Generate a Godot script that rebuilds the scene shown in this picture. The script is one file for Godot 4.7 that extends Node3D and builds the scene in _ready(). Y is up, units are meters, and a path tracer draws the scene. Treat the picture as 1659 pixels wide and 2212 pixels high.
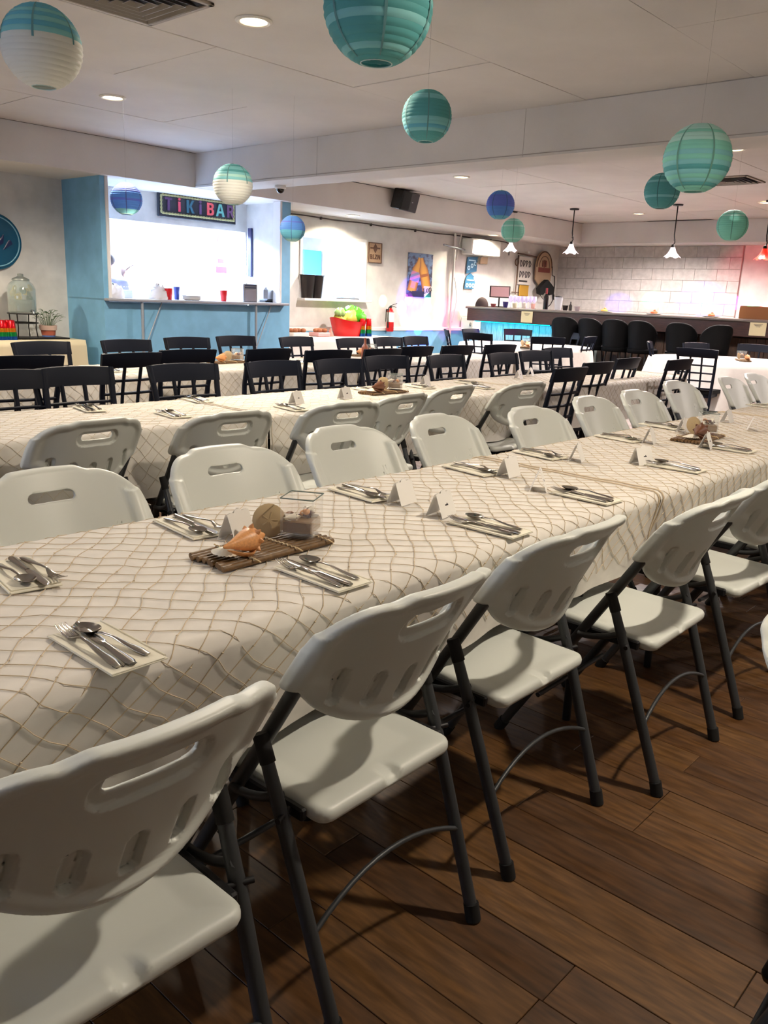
extends Node3D
# World axes: x runs along the long tables, y is up, -z runs towards the kitchen wall. at(u, v, h) = (u, h, -v).

const CAM_H := 1.33
const FOCAL := 1806.66
const YAW := 41.806
const PITCH := 14.411
const ROLL := 2.355
const CEIL := 2.8
const DROP := 2.44
const WALL_V := 9.3
const BRICK_U := 15.4
const SOFFIT_V := 8.4
const TIKI_V := 8.5
const TOP := 0.74

var cam_r := Vector3()
var cam_u := Vector3()
var cam_f := Vector3()
var M := {}
var used := {}
var rng := RandomNumberGenerator.new()
var wave := FastNoiseLite.new()


class MB:
	var v := PackedVector3Array()
	var n := PackedVector3Array()
	var t := PackedVector2Array()
	var c := PackedColorArray()
	var i := PackedInt32Array()
	var xf := Transform3D()
	var col := Color(1, 1, 1)
	var tinted := false

	func vert(p: Vector3, nn: Vector3, uv := Vector2()) -> int:
		v.append(xf * p)
		n.append((xf.basis * nn).normalized())
		t.append(uv)
		c.append(col)
		return v.size() - 1

	func tri(a: int, b: int, d: int) -> void:
		var g := (v[b] - v[a]).cross(v[d] - v[a])
		if g.dot(n[a] + n[b] + n[d]) > 0.0:
			i.append(a)
			i.append(d)
			i.append(b)
		else:
			i.append(a)
			i.append(b)
			i.append(d)

	func quad(a: int, b: int, d: int, e: int) -> void:
		tri(a, b, d)
		tri(a, d, e)

	# flat polygon of three or four corners, facing the side that "out" points to
	func face(ps: Array, out: Vector3, uvs := []) -> void:
		var g: Vector3 = (ps[1] - ps[0]).cross(ps[2] - ps[0])
		if g.length_squared() < 1e-16 and ps.size() > 3:
			g = (ps[2] - ps[0]).cross(ps[3] - ps[0])
		if g.dot(out) < 0:
			g = -g
		var ids := []
		for k in ps.size():
			ids.append(vert(ps[k], g, uvs[k] if uvs else Vector2()))
		for k in range(1, ps.size() - 1):
			tri(ids[0], ids[k], ids[k + 1])

	# box with chamfered edges
	func box(at: Vector3, size: Vector3, b := 0.0) -> void:
		var h := size / 2
		b = minf(b, minf(h.x, minf(h.y, h.z)) * 0.95)
		var cp := {}
		for sx in [-1, 1]:
			for sy in [-1, 1]:
				for sz in [-1, 1]:
					var s := Vector3(sx, sy, sz)
					var q := [s * Vector3(h.x, h.y - b, h.z - b) + at, s * Vector3(h.x - b, h.y, h.z - b) + at, s * Vector3(h.x - b, h.y - b, h.z) + at]
					cp[Vector3i(sx, sy, sz)] = q
					if b > 0:
						face(q, s)
		for ax in 3:
			var a1 := (ax + 1) % 3
			var a2 := (ax + 2) % 3
			for s in [-1, 1]:
				var out := Vector3()
				out[ax] = s
				var ps := []
				for k in [[-1, -1], [1, -1], [1, 1], [-1, 1]]:
					var key := Vector3i()
					key[ax] = s
					key[a1] = k[0]
					key[a2] = k[1]
					ps.append(cp[key][ax])
				face(ps, out, [Vector2(0, 1), Vector2(1, 1), Vector2(1, 0), Vector2(0, 0)])
			if b > 0:
				for s1 in [-1, 1]:
					for s2 in [-1, 1]:
						var k0 := Vector3i()
						k0[ax] = -1
						k0[a1] = s1
						k0[a2] = s2
						var k1 := k0
						k1[ax] = 1
						var o2 := Vector3()
						o2[a1] = s1
						o2[a2] = s2
						face([cp[k0][a1], cp[k1][a1], cp[k1][a2], cp[k0][a2]], o2)

	# eight-cornered hull: bottom ring of four, top ring of four
	func hexa(b4: Array, t4: Array) -> void:
		var mid := Vector3()
		for p in b4 + t4:
			mid += p / 8.0
		var q := [[b4[0], b4[1], b4[2], b4[3]], [t4[0], t4[1], t4[2], t4[3]]]
		for k in 4:
			var j := (k + 1) % 4
			q.append([b4[k], b4[j], t4[j], t4[k]])
		for f in q:
			face(f, (f[0] + f[1] + f[2] + f[3]) / 4.0 - mid)

	# tube or flattened bar along a path; ww and hh are half sizes (one number or one for each point)
	func loft(path: Array, ww, hh, sides := 8, up := Vector3.UP, caps := true, power := 1.0) -> void:
		var rings := []
		var last := up
		for k in path.size():
			var d: Vector3 = (path[mini(k + 1, path.size() - 1)] - path[maxi(k - 1, 0)]).normalized()
			var side := d.cross(last)
			if side.length() < 1e-4:
				side = d.cross(Vector3.RIGHT if absf(d.x) < 0.9 else Vector3.FORWARD)
			side = side.normalized()
			var over := side.cross(d).normalized()
			last = over
			var w: float = ww[k] if ww is Array else ww
			var h: float = hh[k] if hh is Array else hh
			var ring := []
			for j in sides:
				var a := TAU * (j + 0.5) / sides
				var ca := cos(a)
				var sa := sin(a)
				var px := signf(ca) * pow(absf(ca), power)
				var py := signf(sa) * pow(absf(sa), power)
				ring.append(vert(path[k] + side * px * w + over * py * h, side * ca / maxf(w, 1e-5) + over * sa / maxf(h, 1e-5), Vector2(float(j) / sides, float(k) / path.size())))
			if k:
				for j in sides:
					var j2 := (j + 1) % sides
					quad(rings[-1][j], rings[-1][j2], ring[j2], ring[j])
			if caps and (k == 0 or k == path.size() - 1):
				var out := -d if k == 0 else d
				var mid := vert(path[k], out)
				var cap := []
				for j in sides:
					cap.append(vert(xf.affine_inverse() * v[ring[j]], out))
				for j in sides:
					tri(mid, cap[j], cap[(j + 1) % sides])
			rings.append(ring)

	func tube(path: Array, r, sides := 8, caps := true) -> void:
		loft(path, r, r, sides, Vector3.UP, caps)

	# surface of revolution round y; profile of Vector2(radius, height)
	func lathe(prof: Array, seg := 20, at := Vector3(), squash := 1.0) -> void:
		for k in prof.size() - 1:
			var a: Vector2 = prof[k]
			var b: Vector2 = prof[k + 1]
			var e := (b - a)
			if e.length() < 1e-6:
				continue
			var n0 := Vector2(e.y, -e.x).normalized()
			var na := n0
			var nb := n0
			if k > 0:
				var p: Vector2 = prof[k - 1]
				var n1 := Vector2((a - p).y, -(a - p).x).normalized()
				if n1.dot(n0) > 0.7:
					na = (n0 + n1).normalized()
			if k < prof.size() - 2:
				var q: Vector2 = prof[k + 2]
				var n2 := Vector2((q - b).y, -(q - b).x).normalized()
				if n2.dot(n0) > 0.7:
					nb = (n0 + n2).normalized()
			var ra := []
			var rb := []
			for j in seg + 1:
				var an := TAU * j / seg
				var d := Vector3(cos(an), 0, sin(an) * squash)
				ra.append(vert(at + d * a.x + Vector3(0, a.y, 0), Vector3(d.x * na.x, na.y, d.z * na.x), Vector2(float(j) / seg, float(k) / prof.size())))
				rb.append(vert(at + d * b.x + Vector3(0, b.y, 0), Vector3(d.x * nb.x, nb.y, d.z * nb.x), Vector2(float(j) / seg, float(k + 1) / prof.size())))
			for j in seg:
				if b.x > 1e-6:
					tri(ra[j], rb[j], rb[j + 1])
				if a.x > 1e-6:
					tri(ra[j], rb[j + 1], ra[j + 1])

	# grid of points with smooth normals, all faces turned as "flip" says
	func grid(rows: Array, flip := false, closed := false) -> void:
		var nr := rows.size()
		var nc: int = rows[0].size()
		var ids := []
		for r in nr:
			var line := []
			for k in nc:
				var du: Vector3 = rows[r][(k + 1) % nc if closed else mini(k + 1, nc - 1)] - rows[r][(k - 1 + nc) % nc if closed else maxi(k - 1, 0)]
				var dv: Vector3 = rows[mini(r + 1, nr - 1)][k] - rows[maxi(r - 1, 0)][k]
				var nn := du.cross(dv)
				if nn.length() < 1e-12:
					nn = Vector3.UP
				line.append(vert(rows[r][k], -nn if flip else nn, Vector2(float(k) / maxi(nc - 1, 1), float(r) / maxi(nr - 1, 1))))
			ids.append(line)
		for r in nr - 1:
			for k in (nc if closed else nc - 1):
				var k2 := (k + 1) % nc
				quad(ids[r][k], ids[r][k2], ids[r + 1][k2], ids[r + 1][k])

	# outline in x, y pushed along z from z0 to z1
	func prism(poly: PackedVector2Array, z0: float, z1: float) -> void:
		var idx := Geometry2D.triangulate_polygon(poly)
		for s in 2:
			var z := z1 if s else z0
			var out := Vector3(0, 0, 1 if s else -1)
			var base := v.size()
			for p in poly:
				vert(Vector3(p.x, p.y, z), out)
			for k in range(0, idx.size(), 3):
				tri(base + idx[k], base + idx[k + 1], base + idx[k + 2])
		var cw := Geometry2D.is_polygon_clockwise(poly)
		for k in poly.size():
			var a := poly[k]
			var b := poly[(k + 1) % poly.size()]
			var e := b - a
			var out := Vector3(e.y, -e.x, 0) * (-1.0 if cw else 1.0)
			face([Vector3(a.x, a.y, z0), Vector3(b.x, b.y, z0), Vector3(b.x, b.y, z1), Vector3(a.x, a.y, z1)], out)

	func ball(at: Vector3, r: Vector3, seg := 10, rows := 6) -> void:
		var keep := xf
		xf = xf * Transform3D(Basis.from_scale(r), at)
		var ids := []
		for k in rows + 1:
			var th := PI * k / rows
			var line := []
			for j in seg:
				var an := TAU * j / seg
				var d := Vector3(cos(an) * sin(th), cos(th), sin(an) * sin(th))
				v.append(xf * d)
				n.append((keep.basis * (d / r)).normalized())
				t.append(Vector2(float(j) / seg, float(k) / rows))
				c.append(col)
				line.append(v.size() - 1)
			ids.append(line)
		for k in rows:
			for j in seg:
				var j2 := (j + 1) % seg
				if k > 0:
					tri(ids[k][j], ids[k][j2], ids[k + 1][j])
				if k < rows - 1:
					tri(ids[k][j2], ids[k + 1][j2], ids[k + 1][j])
		xf = keep

	func mesh() -> ArrayMesh:
		var a := []
		a.resize(Mesh.ARRAY_MAX)
		a[Mesh.ARRAY_VERTEX] = v
		a[Mesh.ARRAY_NORMAL] = n
		a[Mesh.ARRAY_TEX_UV] = t
		if tinted:
			a[Mesh.ARRAY_COLOR] = c
		a[Mesh.ARRAY_INDEX] = i
		var m := ArrayMesh.new()
		m.add_surface_from_arrays(Mesh.PRIMITIVE_TRIANGLES, a)
		return m


# surface nets of a distance function, for moulded shapes and bodies
func nets(f: Callable, lo: Vector3, hi: Vector3, cell: float) -> MB:
	var nx := int(ceil((hi.x - lo.x) / cell)) + 1
	var ny := int(ceil((hi.y - lo.y) / cell)) + 1
	var nz := int(ceil((hi.z - lo.z) / cell)) + 1
	var d := PackedFloat32Array()
	d.resize(nx * ny * nz)
	var at := 0
	for z in nz:
		for y in ny:
			for x in nx:
				d[at] = f.call(lo + Vector3(x, y, z) * cell)
				at += 1
	var ids := {}
	var m := MB.new()
	var sy := nx
	var sz := nx * ny
	var offs := [0, 1, sy, sy + 1, sz, sz + 1, sz + sy, sz + sy + 1]
	var edges := [[0, 1], [2, 3], [4, 5], [6, 7], [0, 2], [1, 3], [4, 6], [5, 7], [0, 4], [1, 5], [2, 6], [3, 7]]
	var corner := [Vector3(0, 0, 0), Vector3(1, 0, 0), Vector3(0, 1, 0), Vector3(1, 1, 0), Vector3(0, 0, 1), Vector3(1, 0, 1), Vector3(0, 1, 1), Vector3(1, 1, 1)]
	for z in nz - 1:
		for y in ny - 1:
			for x in nx - 1:
				var b := x + y * sy + z * sz
				var s := 0
				for o in offs:
					if d[b + o] < 0.0:
						s += 1
				if s == 0 or s == 8:
					continue
				var p := Vector3()
				var k := 0
				for e in edges:
					var d0 := d[b + offs[e[0]]]
					var d1 := d[b + offs[e[1]]]
					if (d0 < 0.0) != (d1 < 0.0):
						p += corner[e[0]].lerp(corner[e[1]], d0 / (d0 - d1))
						k += 1
				p /= k
				var g := Vector3((d[b + 1] + d[b + sy + 1] + d[b + sz + 1] + d[b + sz + sy + 1]) - (d[b] + d[b + sy] + d[b + sz] + d[b + sz + sy]), (d[b + sy] + d[b + sy + 1] + d[b + sz + sy] + d[b + sz + sy + 1]) - (d[b] + d[b + 1] + d[b + sz] + d[b + sz + 1]), (d[b + sz] + d[b + sz + 1] + d[b + sz + sy] + d[b + sz + sy + 1]) - (d[b] + d[b + 1] + d[b + sy] + d[b + sy + 1]))
				ids[b] = m.vert(lo + (Vector3(x, y, z) + p) * cell, g)
	for z in range(1, nz - 1):
		for y in range(1, ny - 1):
			for x in range(1, nx - 1):
				var b := x + y * sy + z * sz
				var n0 := d[b] < 0.0
				if n0 != (d[b + 1] < 0.0):
					m.quad(ids[b], ids[b - sy], ids[b - sy - sz], ids[b - sz])
				if n0 != (d[b + sy] < 0.0):
					m.quad(ids[b], ids[b - 1], ids[b - 1 - sz], ids[b - sz])
				if n0 != (d[b + sz] < 0.0):
					m.quad(ids[b], ids[b - 1], ids[b - 1 - sy], ids[b - sy])
	return m


func smin(a: float, b: float, k: float) -> float:
	var h := clampf(0.5 + 0.5 * (b - a) / k, 0.0, 1.0)
	return lerpf(b, a, h) - k * h * (1.0 - h)


func at(u: float, v: float, h: float) -> Vector3:
	return Vector3(u, h, -v)


# direction of a pixel of the 1659 x 2212 photograph, then where it meets a known plane
func ray(x: float, y: float) -> Vector3:
	return cam_f + cam_r * ((x - 829.5) / FOCAL) - cam_u * ((y - 1106.0) / FOCAL)


func px_h(x: float, y: float, h: float) -> Vector3:
	var d := ray(x, y)
	return Vector3(0, CAM_H, 0) + d * ((h - CAM_H) / d.y)


func px_v(x: float, y: float, v: float) -> Vector3:
	var d := ray(x, y)
	return Vector3(0, CAM_H, 0) + d * (-v / d.z)


func px_u(x: float, y: float, u: float) -> Vector3:
	var d := ray(x, y)
	return Vector3(0, CAM_H, 0) + d * (u / d.x)


func px_far(x: float, y: float, dist: float) -> Vector3:
	return Vector3(0, CAM_H, 0) + ray(x, y) * dist


func mat(called: String, color: Color, rough := 0.6, metal := 0.0) -> StandardMaterial3D:
	if not M.has(called):
		var m := StandardMaterial3D.new()
		m.resource_name = called
		m.albedo_color = color
		m.roughness = rough
		m.metallic = metal
		M[called] = m
	return M[called]


func glow(called: String, color: Color, energy: float) -> StandardMaterial3D:
	if not M.has(called):
		var m := mat(called, color, 0.5)
		m.emission_enabled = true
		m.emission = color
		m.emission_energy_multiplier = energy
	return M[called]


func pane(called: String, color: Color, alpha: float) -> StandardMaterial3D:
	if not M.has(called):
		var m := mat(called, Color(color, alpha), 0.03)
		m.transparency = BaseMaterial3D.TRANSPARENCY_ALPHA
	return M[called]


func noise_tex(freq: float, size: int, lo: Color, hi: Color, octaves := 4, sd := 1) -> NoiseTexture2D:
	var f := FastNoiseLite.new()
	f.noise_type = FastNoiseLite.TYPE_SIMPLEX_SMOOTH
	f.frequency = freq
	f.fractal_octaves = octaves
	f.seed = sd
	var n := NoiseTexture2D.new()
	n.width = size
	n.height = size
	n.seamless = true
	n.noise = f
	var g := Gradient.new()
	g.set_color(0, lo)
	g.set_color(1, hi)
	n.color_ramp = g
	return n


func numbered(called: String) -> String:
	used[called] = used.get(called, 0) + 1
	return called if used[called] == 1 else "%s_%03d" % [called, used[called] - 1]


func tag(o: Node, label: String, category: String, group := "") -> void:
	o.set_meta("label", label)
	o.set_meta("category", category)
	if group:
		o.set_meta("group", group)


func thing(called: String, label: String, category: String, where: Vector3, turn := 0.0, group := "") -> Node3D:
	var o := Node3D.new()
	o.name = numbered(called)
	add_child(o)
	o.position = where
	o.rotation.y = turn
	tag(o, label, category, group)
	return o


func part(parent: Node, called: String, m, material: Material, label := "") -> MeshInstance3D:
	var o := MeshInstance3D.new()
	o.name = called
	o.mesh = m.mesh() if m is MB else m
	o.material_override = material
	parent.add_child(o, true)
	if label:
		o.set_meta("label", label)
	return o


func single(called: String, label: String, category: String, m, material: Material, where: Vector3, turn := 0.0, group := "") -> MeshInstance3D:
	var o := MeshInstance3D.new()
	o.name = numbered(called)
	o.mesh = m.mesh() if m is MB else m
	o.material_override = material
	add_child(o)
	o.position = where
	o.rotation.y = turn
	tag(o, label, category, group)
	return o


func copy(o: Node3D, where: Vector3, turn: float, label := "", group := "") -> Node3D:
	var c: Node3D = o.duplicate()
	c.name = numbered(String(o.name))
	add_child(c)
	c.position = where
	c.rotation = Vector3(0, turn, 0)
	if label:
		c.set_meta("label", label)
	if group:
		c.set_meta("group", group)
	return c


func struct(called: String, m, material: Material) -> MeshInstance3D:
	var o := MeshInstance3D.new()
	o.name = numbered(called)
	o.mesh = m.mesh() if m is MB else m
	o.material_override = material
	add_child(o)
	o.set_meta("kind", "structure")
	return o


# box from one corner of the room plan to another
func slab(m: MB, u0: float, u1: float, v0: float, v1: float, h0: float, h1: float, b := 0.0) -> void:
	m.box(at((u0 + u1) / 2, (v0 + v1) / 2, (h0 + h1) / 2), Vector3(absf(u1 - u0), absf(h1 - h0), absf(v1 - v0)), b)


func bx(center: Vector3, size: Vector3, b := 0.0) -> MB:
	var m := MB.new()
	m.box(center, size, b)
	return m


func tb(path: Array, r, sides := 8) -> MB:
	var m := MB.new()
	m.tube(path, r, sides)
	return m


func lt(prof: Array, seg := 20, where := Vector3()) -> MB:
	var m := MB.new()
	m.lathe(prof, seg, where)
	return m


func words(text: String, height: float, depth := 0.004, bold := false, serif := false) -> TextMesh:
	var t := TextMesh.new()
	t.text = text
	var f := SystemFont.new()
	f.font_names = PackedStringArray(["Droid Serif" if serif else "Droid Sans"])
	f.font_weight = 700 if bold else 400
	t.font = f
	t.font_size = 32
	t.pixel_size = height / 23.0
	t.depth = depth
	t.curve_step = 2.0
	return t


func _ready() -> void:
	rng.seed = 7
	wave.seed = 3
	wave.noise_type = FastNoiseLite.TYPE_SIMPLEX_SMOOTH
	wave.frequency = 1.0
	wave.fractal_octaves = 2
	# ---- camera
	var cy := cos(deg_to_rad(YAW))
	var sy := sin(deg_to_rad(YAW))
	var cp := cos(deg_to_rad(PITCH))
	var sp := sin(deg_to_rad(PITCH))
	cam_f = at(cy * cp, sy * cp, -sp)
	var right := at(sy, -cy, 0)
	var up := right.cross(cam_f)
	cam_r = right * cos(deg_to_rad(ROLL)) + up * sin(deg_to_rad(ROLL))
	cam_u = up * cos(deg_to_rad(ROLL)) - right * sin(deg_to_rad(ROLL))
	var cam := Camera3D.new()
	cam.name = "camera"
	cam.fov = rad_to_deg(2.0 * atan(1106.0 / FOCAL))
	cam.near = 0.05
	cam.far = 100.0
	add_child(cam)
	cam.transform = Transform3D(Basis(cam_r, cam_u, -cam_f), Vector3(0, CAM_H, 0))
	cam.current = true
	# ---- surroundings and exposure
	var env := Environment.new()
	env.background_mode = Environment.BG_COLOR
	env.background_color = Color(0.78, 0.86, 1.0)
	env.background_energy_multiplier = 8.0
	env.tonemap_mode = Environment.TONE_MAPPER_LINEAR
	env.tonemap_exposure = 1.0
	env.sdfgi_enabled = true
	env.ssao_enabled = true
	env.ssil_enabled = true
	var we := WorldEnvironment.new()
	we.name = "surroundings"
	we.environment = env
	add_child(we)
	# ---- lamps: [u, v, energy, warm colour]
	var warm := Color(1.0, 0.94, 0.855)
	var soft := Color(1.0, 0.945, 0.925)
	for d in [[3.33, 4.11, 8.8, warm], [3.92, 6.62, 9.0, warm], [2.45, 0.1, 6.8, warm], [-0.9, 3.2, 4.2, warm], [1.0, -2.6, 1.0, warm], [4.9, -2.2, 1.6, warm]]:
		downlight(at(d[0], d[1], CEIL), d[2], d[3])
	for d in [[8.74, 6.76, 14.0, soft], [13.3, 6.64, 22.0, soft], [12.53, 4.39, 19.0, soft], [8.4, 3.3, 12.0, soft], [8.4, -0.6, 10.0, soft], [12.5, 0.4, 12.0, soft]]:
		downlight(at(d[0], d[1], CEIL), d[2], d[3])
	for d in [[8.97, 8.85, 5.0], [12.43, 8.85, 7.0], [2.05, 8.75, 6.0]]:
		downlight(at(d[0], d[1], DROP), d[2], Color(1.0, 0.94, 0.84))
	kitchen_lights()
	# ---- the place
	materials()
	room()
	ceiling()
	floor_planks()
	kitchen_box()
	block_wall()
	# ---- large things
	long_tables()
	round_tables()
	white_chairs()
	black_chairs()
	bar()
	serving_tables()
	# ---- small things
	lanterns()
	place_settings()
	centrepieces()
	wall_things()
	counter_things()
	bar_things()
	buffet_things()
	people()
	party_light()


func downlight(where: Vector3, energy: float, color: Color) -> void:
	var n: int = used.get("ceiling_light", 0)
	var t := thing("ceiling_light", "round recessed downlight glowing warm white in its white trim ring", "ceiling light", where, 0, "recessed downlights")
	part(t, "trim_ring", lt([Vector2(0.085, 0.0), Vector2(0.105, 0.0), Vector2(0.105, -0.004), Vector2(0.092, -0.012), Vector2(0.078, -0.008), Vector2(0.074, 0.0)], 28), mat("lamp trim white", Color(0.9, 0.89, 0.86), 0.5))
	part(t, "lamp_lens", lt([Vector2(0.0, -0.007), Vector2(0.05, -0.006), Vector2(0.076, -0.002)], 28), glow("downlight lens", Color(1.0, 0.9, 0.72), 9.0), "glowing lens")
	var s := SpotLight3D.new()
	s.name = "light"
	s.light_color = color
	s.light_energy = energy
	s.light_size = 0.07
	s.spot_range = 30.0
	s.spot_attenuation = 2.0
	s.spot_angle = 78.0
	s.spot_angle_attenuation = 0.4
	s.shadow_enabled = true
	t.add_child(s)
	s.position = Vector3(0, -0.02, 0)
	s.rotation.x = -PI / 2


func kitchen_lights() -> void:
	for d in [[6.0, 10.15, 120.0], [9.2, 10.4, 80.0]]:
		var t := thing("kitchen_light", "bright white tube light panel on the kitchen ceiling" + (" behind the carved sign" if d[0] < 7 else " behind the serving hatch"), "ceiling light", at(d[0], d[1], DROP - 0.004))
		part(t, "housing", bx(Vector3(0, -0.03, 0), Vector3(1.3, 0.06, 0.65), 0.008), mat("lamp trim white", Color(0.9, 0.89, 0.86), 0.5))
		part(t, "lamp_diffuser", bx(Vector3(0, -0.064, 0), Vector3(1.22, 0.008, 0.57), 0.002), glow("kitchen diffuser", Color(0.86, 0.93, 1.0), 6.0))
		var a := AreaLight3D.new()
		a.name = "light"
		a.area_size = Vector2(1.2, 0.55)
		a.light_color = Color(0.8, 0.88, 1.0)
		a.light_energy = d[2]
		a.area_range = 30.0
		a.shadow_enabled = true
		t.add_child(a)
		a.position = Vector3(0, -0.075, 0)
		a.rotation.x = -PI / 2


func grained(m: StandardMaterial3D, freq: float, lo: float, scale: Vector3, sd := 1) -> StandardMaterial3D:
	m.albedo_texture = noise_tex(freq, 512, Color(lo, lo, lo), Color(1, 1, 1), 5, sd)
	m.uv1_triplanar = true
	m.uv1_world_triplanar = true
	m.uv1_scale = scale
	return m


func materials() -> void:
	grained(mat("wall white", Color(0.86, 0.85, 0.83), 0.7), 0.01, 0.9, Vector3(0.6, 0.6, 0.6), 4)
	grained(mat("wall blue", Color(0.5, 0.73, 0.87), 0.55), 0.01, 0.9, Vector3(0.6, 0.6, 0.6), 5)
	grained(mat("ceiling white", Color(0.88, 0.865, 0.85), 0.75), 0.006, 0.92, Vector3(0.25, 0.25, 0.25), 6)
	grained(mat("block white", Color(0.8, 0.78, 0.76), 0.6), 0.02, 0.88, Vector3(0.8, 0.8, 0.8), 7)
	mat("joint grey", Color(0.66, 0.64, 0.62), 0.9)
	var cl := grained(mat("cloth white", Color(0.89, 0.87, 0.84), 0.85), 0.02, 0.93, Vector3(1.2, 1.2, 1.2), 8)
	cl.rim_enabled = true
	cl.rim = 0.25
	mat("net cord", Color(0.81, 0.74, 0.63), 0.9)
	mat("chair plastic", Color(0.82, 0.835, 0.81), 0.42)
	mat("chair steel", Color(0.24, 0.25, 0.26), 0.45, 0.3)
	mat("rubber", Color(0.05, 0.05, 0.05), 0.8)
	mat("black wood", Color(0.055, 0.075, 0.125), 0.5).metallic_specular = 0.3
	mat("table plastic", Color(0.75, 0.75, 0.73), 0.6)
	mat("dark steel", Color(0.13, 0.13, 0.14), 0.5, 0.4)
	mat("cutlery steel", Color(0.72, 0.7, 0.67), 0.14, 1.0)
	mat("paper white", Color(0.9, 0.89, 0.87), 0.75)
	mat("paper cream", Color(0.89, 0.87, 0.80), 0.8)
	mat("iron black", Color(0.08, 0.07, 0.07), 0.5, 0.4)
	grained(mat("bar wood", Color(0.30, 0.17, 0.13), 0.45), 0.02, 0.6, Vector3(2, 6, 0.6), 10)
	mat("bar leather", Color(0.016, 0.018, 0.023), 0.65).metallic_specular = 0.25
	mat("red plastic", Color(0.75, 0.06, 0.07), 0.35)
	mat("steel brushed", Color(0.62, 0.63, 0.65), 0.35, 0.9)
	mat("clear glass", Color(1, 1, 1), 0.02)
	pane("glass thin", Color(0.95, 0.98, 0.97), 0.12)


func room() -> void:
	var w: StandardMaterial3D = M["wall white"]
	var b: StandardMaterial3D = M["wall blue"]
	var t := 0.12
	# kitchen-side wall with the openings of the pass-through and the hatch
	var m := MB.new()
	slab(m, -4.0, 5.0, WALL_V, WALL_V + t, 0, CEIL)
	slab(m, 5.0, 7.4, WALL_V, WALL_V + t, 0, 1.17)
	slab(m, 5.0, 7.4, WALL_V, WALL_V + t, 2.09, CEIL)
	slab(m, 7.4, 8.42, WALL_V, WALL_V + t, 0, CEIL)
	slab(m, 8.42, 9.7, WALL_V, WALL_V + t, 0, 1.27)
	slab(m, 8.42, 9.7, WALL_V, WALL_V + t, 2.12, CEIL)
	slab(m, 9.7, BRICK_U + t, WALL_V, WALL_V + t, 0, CEIL)
	var wb := struct("wall_back", m, w)
	m = MB.new()
	slab(m, 7.5, 15.38, WALL_V - 0.012, WALL_V, 0.0, 0.8)
	part(wb, "wainscot", m, b, "pale blue lower wall")
	m = MB.new()
	slab(m, 7.5, 15.38, WALL_V - 0.03, WALL_V, 0.8, 0.86, 0.008)
	struct("trim_1", m, mat("trim white", Color(0.88, 0.87, 0.86), 0.5))
	# block wall backing, aisle wall and the wall behind the camera
	m = MB.new()
	slab(m, BRICK_U, BRICK_U + t, -4.6, WALL_V + t, 0, CEIL)
	struct("wall_far", m, M["joint grey"])
	m = MB.new()
	slab(m, BRICK_U - 0.03, BRICK_U, -4.5, 5.62, 0, DROP)
	struct("wall_far_plaster", m, w)
	m = MB.new()
	slab(m, -4.12, BRICK_U + t, -4.62, -4.5, 0, CEIL)
	struct("wall_aisle", m, w)
	m = MB.new()
	slab(m, -4.12, -4.0, -4.62, 2.4, 0, CEIL)
	slab(m, -4.12, -4.0, 5.4, WALL_V + t, 0, CEIL)
	slab(m, -4.12, -4.0, 2.4, 5.4, 0, 0.9)
	slab(m, -4.12, -4.0, 2.4, 5.4, 2.2, CEIL)
	struct("wall_near", m, w)
	# daylight window behind the photographer's left
	m = MB.new()
	for k in 3:
		slab(m, -4.1, -4.02, 2.4 + 1.47 * k, 2.46 + 1.47 * k, 0.9, 2.2, 0.004)
	slab(m, -4.1, -4.02, 2.4, 5.4, 0.9, 0.96, 0.004)
	slab(m, -4.1, -4.02, 2.4, 5.4, 2.14, 2.2, 0.004)
	var win := struct("window_2", m, mat("trim white", Color(0.88, 0.87, 0.86), 0.5))
	m = MB.new()
	slab(m, -4.065, -4.06, 2.43, 5.37, 0.93, 2.17)
	part(win, "pane", m, pane("window glass", Color(1, 1, 1), 0.04))
	# soffit along the kitchen wall, soffit in front of the block wall, beam across the hall
	m = MB.new()
	slab(m, -4.0, BRICK_U, SOFFIT_V, WALL_V, DROP, CEIL)
	struct("soffit", m, M["ceiling white"])
	m = MB.new()
	slab(m, 14.62, BRICK_U, -4.5, SOFFIT_V, DROP, CEIL)
	struct("soffit", m, M["ceiling white"])
	m = MB.new()
	slab(m, 5.97, 6.4, -4.5, SOFFIT_V, DROP + 0.002, CEIL)
	var beam := struct("beam", m, M["ceiling white"])
	m = MB.new()
	for vv in [-3.2, -0.8, 1.65, 4.02, 6.4]:
		slab(m, 5.9685, 5.97, vv, vv + 0.004, DROP + 0.01, CEIL)
	slab(m, 5.966, 5.97, -4.5, SOFFIT_V, DROP + 0.02, DROP + 0.026)
	part(beam, "board_joint", m, M["joint grey"])


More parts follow.
